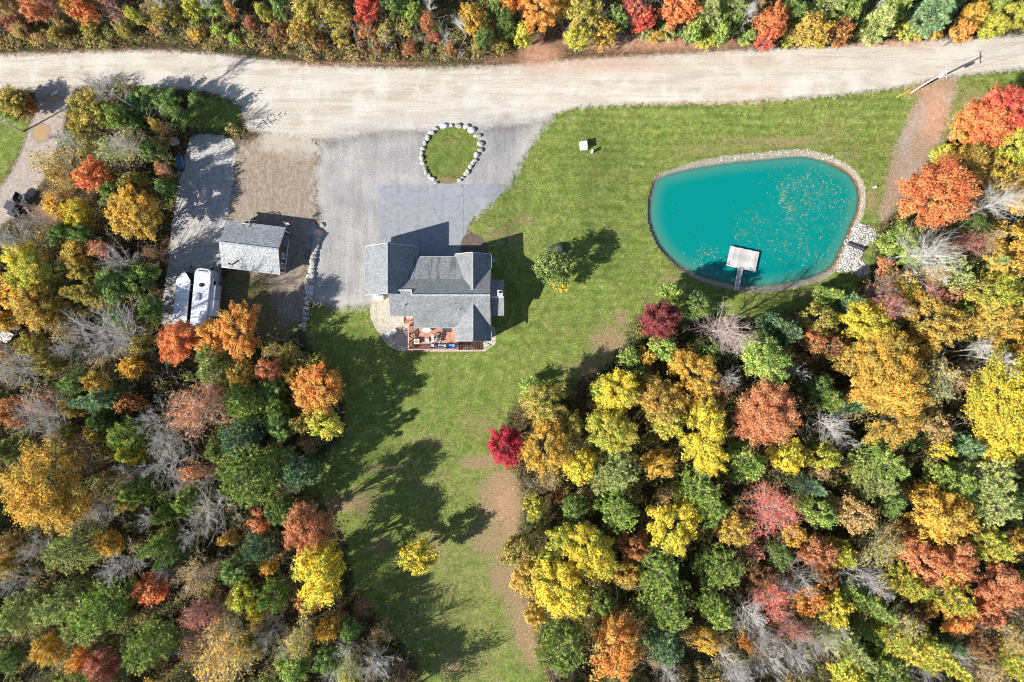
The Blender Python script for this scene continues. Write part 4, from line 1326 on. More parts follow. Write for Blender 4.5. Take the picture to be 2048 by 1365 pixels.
def rock_mesh(seed, sub=2, rough=.28):
    r = random.Random(seed)
    bm = bmesh.new()
    bmesh.ops.create_icosphere(bm, subdivisions=sub, radius=1.0)
    cuts = [(Vector((r.gauss(0, 1), r.gauss(0, 1), r.gauss(0, 1))).normalized(), r.uniform(.55, .85)) for _ in range(7)]
    for v in bm.verts:
        p = v.co.copy()
        for nrm, d in cuts:
            k = p.dot(nrm)
            if k > d: p -= nrm * (k - d) * .85
        p *= 1 + r.uniform(-.05, .05) * rough * 2
        v.co = p
    me = bpy.data.meshes.new('boulder')
    bm.to_mesh(me); bm.free()
    for p in me.polygons: p.use_smooth = False
    me.materials.append(M_BOULDER)
    return me


ROCKS = [rock_mesh(s) for s in range(6)]
_rk = random.Random(3)


def boulder(px, py, rx, ry, rot, label, group, mat=None, hgt=.75):
    """rx, ry half sizes in photo pixels"""
    x, y, z = P(px, py, .3)
    o = link('boulder', ROCKS[_rk.randrange(6)])
    o.location = (x, y, z + .12)
    o.rotation_euler = (_rk.uniform(-.15, .15), _rk.uniform(-.15, .15), rot)
    o.scale = (rx * S * 1.33, ry * S * 1.33, (rx + ry) / 2 * S * hgt * 1.2)
    if mat:
        o.material_slots[0].link = 'OBJECT'; o.material_slots[0].material = mat
    return tag(o, label, 'boulder', group)


ORD = ['first', 'second', 'third', 'fourth', 'fifth', 'sixth', 'seventh', 'eighth', 'ninth', 'tenth', 'eleventh', 'twelfth', 'thirteenth', 'fourteenth',
       'fifteenth', 'sixteenth', 'seventeenth', 'eighteenth', 'nineteenth', 'twentieth']
z4 = 7.585
ringpts = [(625, 232, 42, 22), (745, 238, 50, 26), (850, 256, 42, 34), (940, 302, 48, 36), (1020, 392, 52, 30), (1060, 500, 44, 46), (1065, 600, 34, 32), (1015, 688, 40, 40),
           (990, 765, 34, 24), (945, 810, 32, 30), (920, 868, 30, 32), (880, 932, 32, 30), (845, 975, 26, 20), (805, 1022, 30, 24), (752, 1070, 32, 28),
           (395, 1108, 30, 20), (335, 1040, 34, 22), (290, 1010, 26, 42), (245, 935, 30, 45), (222, 872, 30, 32), (195, 800, 40, 28), (180, 722, 32, 34),
           (178, 650, 30, 32), (188, 580, 34, 32), (225, 502, 28, 36), (262, 412, 32, 42), (325, 335, 44, 38), (390, 278, 48, 26), (515, 236, 66, 30)]
for i, (a, b, rx, ry) in enumerate(ringpts):
    px, py = 820 + a / z4, 220 + b / z4
    ang = math.atan2(-(py - 310), px - 905)
    lr = 'right' if i < 15 else 'left'
    k = i if i < 15 else 28 - i
    w = 'dark grey' if i in (14, 28) else 'pale'
    lab = f"{w} boulder in the island ring, {ORD[k]} down its {lr} side from the top"
    q_ = _rk.uniform(.78, 1.22)
    boulder(px + _rk.uniform(-1, 1), py + _rk.uniform(-1, 1), rx / z4 * q_, ry / z4 * q_, _rk.uniform(-.2, .2), lab, 'boulders round the grass island', M_RVGREY if i == 28 else None)
rowpts = [(644, 450, 5, 4), (635.5, 465, 7.5, 8), (632.5, 479, 7, 6.5), (631.5, 490, 7.5, 6), (630, 498.5, 6, 4.5), (627, 505, 5, 6), (626.5, 513, 6, 6), (625, 523, 6, 7), (623.5, 534, 6, 4.5), (622.5, 542, 6, 5),
          (620, 551, 7, 7), (621, 562, 6, 6), (619, 576, 6.5, 6), (618.5, 587, 7, 6), (616, 598, 6, 5), (614, 606, 5, 4), (613, 617, 5, 5), (610, 627, 5, 4), (609, 637, 5, 5), (607, 650, 5, 5)]
for i, (a, b, rx, ry) in enumerate(rowpts):
    tone = 'reddish tan' if i == 1 else 'grey' if i in (12, 13) else 'pale'
    boulder(a, b, rx, ry, _rk.uniform(-.3, .3), f"{tone} boulder in the row right of the outbuilding, {ORD[i]} from its upper end", 'boulders edging the gravel drive',
            {1: mat_simple('tan_boulder', (.50, .36, .27), .9), 12: M_RVGREY, 13: M_RVGREY}.get(i))
boulder(348, 283, 8, 8, .3, 'lone blue-white boulder under the trees above the covered machine', None)
boulder(1752, 374, 4, 3, .3, 'lone small white boulder on grass right of the pond', None)
boulder(1114, 502, 15, 14, .3, 'large dark grey boulder beside the lone lawn tree', None, M_DARKROCK, .9)

# white riprap at the culvert, rubble along the lower row
rip = [rock_mesh(50 + s, 1, .5) for s in range(4)]
rv_ = [np.array([v.co[:] for v in m.vertices]) for m in rip]
rf_ = [np.array([p.vertices[:] for p in m.polygons]) for m in rip]


def scatter_rocks(name, pts, sizes, label):
    V = []; F = []; b = 0; rr = []
    for (x, y, z), s in zip(pts, sizes):
        k = RS.randint(4)
        a = RS.rand() * 6.283
        v = rv_[k] * np.array([s * RS.uniform(.7, 1.3), s * RS.uniform(.7, 1.2), s * RS.uniform(.5, .8)])
        v = np.stack([v[:, 0] * math.cos(a) - v[:, 1] * math.sin(a), v[:, 0] * math.sin(a) + v[:, 1] * math.cos(a), v[:, 2]], 1)
        V.append(v + np.array([x, y, z + s * .2])); F.append(rf_[k] + b); b += len(v)
        rr.append(np.full(len(v), RS.rand()))
    me = np_mesh(name, np.concatenate(V), np.concatenate(F), False, {'leaf_rnd': np.concatenate(rr)})
    m = bpy.data.materials.get('white_stone')
    if m is None:
        m = bpy.data.materials.new('white_stone')
        g = G(m)
        c = g.ramp(g.attr('leaf_rnd'), [(0.0, (.22, .20, .19)), (0.25, (.30, .285, .275)), (0.6, (.46, .45, .44)), (0.92, (.60, .59, .58)), (1.0, (.36, .22, .14))])
        g.principled(c, .9, 0, .1)
    tag(link(name, me, m), label, None, None, 'stuff')


pts = []; sz = []
xs_ = RS.uniform(45, 54, 9000); ys_ = RS.uniform(8, 19, 9000)
ok = (field('riprap', xs_, ys_) + RS.uniform(-.35, .35, 9000) > 0)
for x, y in zip(xs_[ok][:1500], ys_[ok][:1500]):
    pts.append((x, y, float(field('z', x, y)))); sz.append(RS.uniform(.07, .2))
# a thin scatter along the stony upper right bank
xs_ = RS.uniform(30, 52, 30000); ys_ = RS.uniform(16, 30, 30000)
fd = field('pond', xs_, ys_)
ok = (fd < -.15) & (fd > -.9)
for x, y in zip(xs_[ok][:420], ys_[ok][:420]):
    pts.append((x, y, float(field('z', x, y)))); sz.append(RS.uniform(.05, .13))
scatter_rocks('riprap', pts, sz, 'white angular stones heaped at the pond outlet')
pts = []; sz = []
for _ in range(260):
    t = RS.rand()
    a = 620 - 14 * t + RS.normal(0, 3.2); b = 560 + 104 * t
    x, y, z = P(a, b)
    pts.append((x, y, z)); sz.append(RS.uniform(.07, .22))
scatter_rocks('rubble', pts, sz, 'loose rubble along the lower end of the boulder row')

# ------------------------------------------------------------------ plants
def unit(a):
    return a / np.maximum(1e-9, np.linalg.norm(a, axis=-1, keepdims=True))


def rdir(rs, n):
    return unit(rs.normal(size=(n, 3)))


def leaf_quads(rs, C, N, s, asp=.62):
    """one rhombic leaf card per centre"""
    n = len(C)
    a = rdir(rs, n)
    u = unit(np.cross(N, a)); v = np.cross(N, u)
    s = s[:, None]
    V = np.stack([C + u * s, C + v * s * asp, C - u * s, C - v * s * asp], 1).reshape(-1, 3)
    F = np.arange(4 * n).reshape(n, 4)
    return V, F


def leaf_mesh(name, rs, C, N, s, bough, asp=.62):
    V, F = leaf_quads(rs, C, N, s, asp)
    r = rs.rand(len(C))
    return np_mesh(name, V, F, False, {'leaf_rnd': np.repeat(r, 4), 'bough_rnd': np.repeat(bough, 4)})


def tube_mesh(name, segs, sides=(7, 5, 3)):
    """segs: list of (p0, p1, r0, r1, level)"""
    Vs = []; Fs = []; b = 0
    for lev in sorted(set(s[4] for s in segs)):
        k = sides[min(lev, len(sides) - 1)]
        L = [s for s in segs if s[4] == lev]
        A = np.array([s[0] for s in L]); B = np.array([s[1] for s in L])
        ra = np.array([s[2] for s in L]); rb = np.array([s[3] for s in L])
        d = unit(B - A)
        ref = np.where(np.abs(d[:, 2:3]) > .9, np.array([[1.0, 0, 0]]), np.array([[0, 0, 1.0]]))
        u = unit(np.cross(d, ref)); w = np.cross(d, u)
        t = np.arange(k) * 2 * np.pi / k
        cs, sn = np.cos(t)[None, :, None], np.sin(t)[None, :, None]
        off = u[:, None, :] * cs + w[:, None, :] * sn
        V = np.concatenate([A[:, None, :] + off * ra[:, None, None], B[:, None, :] + off * rb[:, None, None]], 1)
        n = len(L)
        base = (np.arange(n) * 2 * k)[:, None]
        j = np.arange(k); jn = (j + 1) % k
        f = np.stack([base + j, base + jn, base + jn + k, base + j + k], -1).reshape(-1, 4)
        Vs.append(V.reshape(-1, 3)); Fs.append(f + b); b += n * 2 * k
    return np_mesh(name, np.concatenate(Vs), np.concatenate(Fs), True)


def limb(rs, p, d, L, r0, r1, n, lev, segs, wob=.15, up=.0):
    """wobbly limb; returns points along it"""
    pts = [np.array(p, float)]
    d = np.array(d, float)
    for i in range(n):
        d = d + rs.normal(size=3) * wob + np.array([0, 0, up])
        d = d / np.linalg.norm(d)
        q = pts[-1] + d * L / n
        segs.append((pts[-1], q, r0 + (r1 - r0) * i / n, r0 + (r1 - r0) * (i + 1) / n, lev))
        pts.append(q)
    return pts, d


def make_broadleaf(seed, R, Ht, zb, nleaf, leaf):
    """trunk + limbs mesh, crown of leaves gathered in boughs"""
    rs = np.random.RandomState(seed)
    segs = []
    zc = (Ht + zb) / 2; hz = (Ht - zb) / 2
    lobes = rdir(rs, 9) * np.array([1, 1, .6]); lob_g = rs.uniform(-.12, .48, 9)
    tp, _ = limb(rs, (0, 0, -.3), (0, 0, 1), Ht * .82, .035 * R + .06, .03, 7, 0, segs, .05)
    nb = int(30 + R * 15)
    BC = []; BR = []
    tries = 0
    while len(BC) < nb and tries < 4000:
        tries += 1
        d = rdir(rs, 1)[0]
        if d[2] < -.55: continue
        if d[2] < 0 and rs.rand() < .55: continue
        k = 0.66 + float(np.max(lob_g * np.clip(lobes @ d, 0, 1) ** 2)) + rs.normal() * .07
        rr = rs.uniform(.72, 1.0)
        # fuller towards the shoulder, rounded at the top
        c = np.array([d[0] * R * k * rr, d[1] * R * k * rr, zc + d[2] * hz * min(1.0, k + .12) * rr])
        br = rs.uniform(.13, .28) * R ** .75 * .95
        if any(np.linalg.norm((c - q)) < .55 * (br + b) for q, b in zip(BC, BR)): continue
        BC.append(c); BR.append(br)
    BC = np.array(BC); BR = np.array(BR)
    for c in BC[:22]:
        i = int(np.clip(rs.randint(2, 6), 0, len(tp) - 2))
        a = tp[i]
        m = (a + c) / 2 + rs.normal(size=3) * .15 * R * .3
        segs.append((a, m, .02 * R ** .8 + .015, .014 * R ** .8 + .01, 1))
        segs.append((m, c, .014 * R ** .8 + .01, .012, 1))
    w = BR ** 2; w = w / w.sum()
    bi = rs.choice(len(BC), nleaf, p=w)
    d = rdir(rs, nleaf)
    rad = BR[bi] * (rs.rand(nleaf) ** .6) * 1.15
    C = BC[bi] + d * rad[:, None] * np.array([1.05, 1.05, .8])
    # twiggy rim: some leaves stretch outwards
    outw = unit(BC[bi] - np.array([0, 0, zc - hz * .3]))
    ao = np.sum(d * outw, 1)
    C += outw * (ao * rad * .75)[:, None]
    st = (rs.rand(nleaf) < .3)
    C += outw * (st * rs.uniform(0, .9, nleaf) * BR[bi])[:, None]
    N = unit(d * .55 + outw * .35 + np.array([0, 0, .5]) + rs.normal(size=(nleaf, 3)) * .62)
    bough = rs.rand(len(BC))
    s = rs.uniform(.75, 1.25, nleaf) * leaf
    return tube_mesh('trunk', segs), leaf_mesh('crown', rs, C, N, s, np.clip(bough[bi] + rs.normal(size=nleaf) * .06, 0, 1))


def make_bare(seed, R, Ht, zb, dens=1.0, upright=.55, nleaf=0, leaf=.1):
    rs = np.random.RandomState(seed)
    tr = []; br = []
    r0 = .022 * R + .07
    tp, _ = limb(rs, (0, 0, -.3), (0, 0, 1), Ht * .9, r0, .03, 9, 0, tr, .05)
    tp = np.array(tp)
    tips = []; tipb = []
    n1 = int(44 * dens)
    for i in range(n1):
        t = rs.uniform(0, 1) ** .9
        z = zb + (Ht * .88 - zb) * t
        k = np.clip(z / (Ht * .9) * 9, 0, 8.999)
        j = int(k); p = tp[j] + (tp[j + 1] - tp[j]) * (k - j)
        az = i * 2.399 + rs.normal() * .35
        L = R * (1.18 - .62 * t ** 1.6) * rs.uniform(.75, 1.12)
        el = upright * rs.uniform(.6, 1.3) + .25 * t
        d = np.array([math.cos(az) * math.cos(el), math.sin(az) * math.cos(el), math.sin(el)])
        pts, _ = limb(rs, p, d, L, .020 + .005 * R * (1 - t), .009, 5, 1, br, .07, .03)
        bb = rs.rand()
        for m in range(int(7 * (.6 + .4 * dens))):
            q = pts[rs.randint(1, 6)]
            dd = unit(d * .9 + rs.normal(size=3) * .42 + np.array([0, 0, .2]))
            p2, d2 = limb(rs, q, dd, L * rs.uniform(.22, .48), .015, .008, 3, 2, br, .12, .04)
            tips.append(p2[-1]); tipb.append(bb)
            for _ in range(4):
                d3 = unit(d2 * .9 + rs.normal(size=3) * .55)
                q3 = p2[rs.randint(1, 4)]
                p3, _ = limb(rs, q3, d3, L * rs.uniform(.10, .24), .011, .006, 1, 3, br, .1)
                tips.append(p3[-1]); tipb.append(bb)
    trunk = tube_mesh('trunk', tr)
    branches = tube_mesh('branches', br, (7, 4, 3, 3))
    lv = None
    if nleaf:
        tips = np.array(tips); tipb = np.array(tipb)
        bi = rs.randint(0, len(tips), nleaf)
        C = tips[bi] + rs.normal(size=(nleaf, 3)) * .22
        N = unit(rs.normal(size=(nleaf, 3)) * .5 + np.array([0, 0, .9]))
        lv = leaf_mesh('leaves', rs, C, N, rs.uniform(.7, 1.25, nleaf) * leaf, np.clip(tipb[bi] + rs.normal(size=nleaf) * .1, 0, 1))
    return trunk, branches, lv


def blades(rs, C, Dir, L, w):
    """needle blades: thin triangles from C along Dir"""
    n = len(C)
    side = unit(np.cross(Dir, rdir(rs, n)))
    V = np.stack([C - side * w[:, None], C + side * w[:, None], C + Dir * L[:, None]], 1).reshape(-1, 3)
    return V, np.arange(3 * n).reshape(n, 3)


def make_conifer(seed, R, Ht, zb, kind):
    """pine: rounded, tufted boughs; spruce: pointed, flat sprays"""
    rs = np.random.RandomState(seed)
    segs = []
    limb(rs, (0, 0, -.3), (0, 0, 1), Ht * .97 + .3, .03 * R + .07, .025, 8, 0, segs, .02)
    T0 = []; TD = []; TB = []; TS = []
    z = zb
    wi = 0
    while z < Ht * .97:
        t = (z - zb) / (Ht - zb)
        if kind == 'pine':
            prof = (1 - t ** 2.2) ** .75 * (.78 + .22 * min(1, t * 6))
            nb = 7 if t < .6 else 5
            el = .10 + .7 * t
        else:
            prof = (1 - t) ** .88
            nb = 9 if t < .6 else 6
            el = -.12 + .45 * t
        for k in range(nb):
            az = 2 * math.pi * (k + .5 * (wi % 2) + rs.uniform(-.22, .22)) / nb
            L = max(.12, R * prof * (rs.uniform(.55, 1.22) if kind == 'pine' else rs.uniform(.72, 1.18)))
            d = np.array([math.cos(az) * math.cos(el), math.sin(az) * math.cos(el), math.sin(el)])
            p = np.array([0, 0, z])
            e = p + d * L
            if kind != 'pine': e[2] += .06 * L
            segs.append((p, e, .012 + .006 * R * prof, .006, 1))
            bb = rs.rand()
            if kind == 'pine':
                m = int(5 + 11 * L / 2.2)
                for _ in range(m):
                    s = rs.uniform(.25, 1.0) ** .75
                    sw = .05 + .13 * math.sin(math.pi * min(1, s * .9))
                    q = p + d * L * s + np.array([-d[1], d[0], 0]) * rs.normal() * sw * L + np.array([0, 0, rs.uniform(-.05, .16)])
                    T0.append(q); TD.append(unit(d * .7 + np.array([0, 0, .55]) + rs.normal(size=3) * .3)); TB.append(bb); TS.append(1.0)
            else:
                m = int(6 + 10 * L / 1.8)
                for i in range(m):
                    s = .18 + .82 * (i + rs.rand()) / m
                    sg = 1 if i % 2 else -1
                    sw = (1 - s) * .36 * L * rs.uniform(.35, 1)
                    side = np.array([-d[1], d[0], 0]) * sg
                    q = p + (e - p) * s + side * sw
                    T0.append(q); TD.append(unit(d * .8 + side * .45 + np.array([0, 0, .06]))); TB.append(bb); TS.append(.9)
        z += (Ht - zb) / (9 if kind == 'pine' else 13) * rs.uniform(.8, 1.2)
        wi += 1
    T0 = np.array(T0); TD = np.array(TD); TB = np.array(TB)
    nper = 13 if kind == 'pine' else 8
    C = np.repeat(T0, nper, 0)
    n = len(C)
    if kind == 'pine':
        D_ = unit(np.repeat(TD, nper, 0) + rs.normal(size=(n, 3)) * .62)
        L_ = rs.uniform(.28, .50, n); w_ = rs.uniform(.05, .085, n)
    else:
        D_ = unit(np.repeat(TD, nper, 0) + rs.normal(size=(n, 3)) * np.array([.5, .5, .22]))
        L_ = rs.uniform(.22, .40, n); w_ = rs.uniform(.04, .07, n)
    V, F = blades(rs, C, D_, L_, w_)
    r = np.repeat(rs.rand(n), 3)
    me = np_mesh('foliage', V, F, False, {'leaf_rnd': r, 'bough_rnd': np.repeat(np.repeat(TB, nper), 3)})
    return tube_mesh('trunk', segs), me


# ---- leaf colours, sRGB of the two hues of a tree
GAIN = 1.24
LEAFCOL = {
    'yellow': ((240, 196, 40), (178, 176, 58)), 'gold': ((226, 174, 56), (180, 158, 70)), 'orange': ((222, 144, 62), (208, 168, 80)),
    'orange-red': ((216, 120, 72), (220, 152, 86)), 'rust': ((178, 112, 66), (164, 130, 78)), 'salmon': ((200, 124, 82), (204, 150, 100)),
    'red': ((200, 74, 68), (214, 120, 84)), 'crimson': ((188, 48, 70), (160, 48, 66)), 'maroon': ((146, 64, 72), (164, 90, 84)),
    'olive': ((146, 144, 58), (190, 164, 84)), 'lime': ((166, 178, 62), (208, 186, 66)), 'green': ((124, 154, 66), (172, 184, 90)),
    'dark green': ((92, 124, 62), (134, 154, 78)), 'blue-green': ((104, 140, 100), (142, 164, 112)), 'tan': ((186, 146, 92), (166, 150, 92)),
    'brown': ((128, 88, 58), (150, 112, 72)), 'pink': ((184, 100, 86), (174, 126, 98)), 'amber': ((206, 164, 66), (172, 156, 74)),
    'olive green': ((104, 124, 60), (140, 150, 84)), 'sage': ((148, 164, 92), (188, 190, 114)),
}
MLEAF = {}


def leafmat(c, conifer=False):
    k = (c, conifer)
    if k not in MLEAF:
        a, b = LEAFCOL[c]
        MLEAF[k] = mat_foliage(c.replace('-', '_').replace(' ', '_') + ('_needles' if conifer else '_leaves'), a, b, .12 if conifer else .32, GAIN, .42)
    return MLEAF[k]


M_BARK = mat_bark('grey_bark', (.13, .115, .10), (.24, .22, .20))
M_BARE = mat_bark('bare_grey_twigs', (.36, .335, .315), (.58, .55, .52))
M_BIRCH = mat_bark('pale_birch_bark', (.45, .43, .39), (.70, .68, .63))
M_REDTWIG = mat_bark('reddish_twigs', (.48, .33, .30), (.64, .54, .50))

# prototypes: several of each size class, every tree is a copy with its own turn and scale
BL = {}; BA = {}; CO = {}
for ci, (R, Ht, zb, nl, lf) in enumerate(((1.2, 2.6, .35, 2000, .095), (2.2, 6.8, 1.6, 5600, .108), (3.6, 11.0, 3.2, 15000, .112), (5.2, 14.5, 4.6, 29000, .118))):
    BL[ci] = (R, Ht, [make_broadleaf(100 + 10 * ci + k, R, Ht, zb, nl, lf) for k in range((4, 4, 5, 3)[ci])])
for ci, (R, Ht, zb, dn) in enumerate(((1.6, 5.5, 1.0, .6), (2.8, 10.0, 2.6, .9), (4.2, 13.5, 3.6, 1.25))):
    BA[ci] = (R, Ht, [make_bare(200 + 10 * ci + k, R, Ht, zb, dn, .55 + .18 * (k % 2), int(420 * R ** 1.4), .12) for k in range(4)])
BA['tall'] = (2.0, 15.0, [make_bare(260 + k, 2.0, 15.0, 6.0, .75, .85, 500, .12) for k in range(3)])
for ci, (R, Ht, zb) in enumerate(((1.5, 5.0, .5), (2.5, 9.0, 1.6), (3.6, 12.5, 2.6))):
    CO['P', ci] = (R, Ht, [make_conifer(300 + 10 * ci + k, R, Ht, zb, 'pine') for k in range(4)])
for ci, (R, Ht, zb) in enumerate(((1.2, 5.0, .3), (2.1, 9.5, .8))):
    CO['F', ci] = (R, Ht, [make_conifer(400 + 10 * ci + k, R, Ht, zb, 'spruce') for k in range(4)])

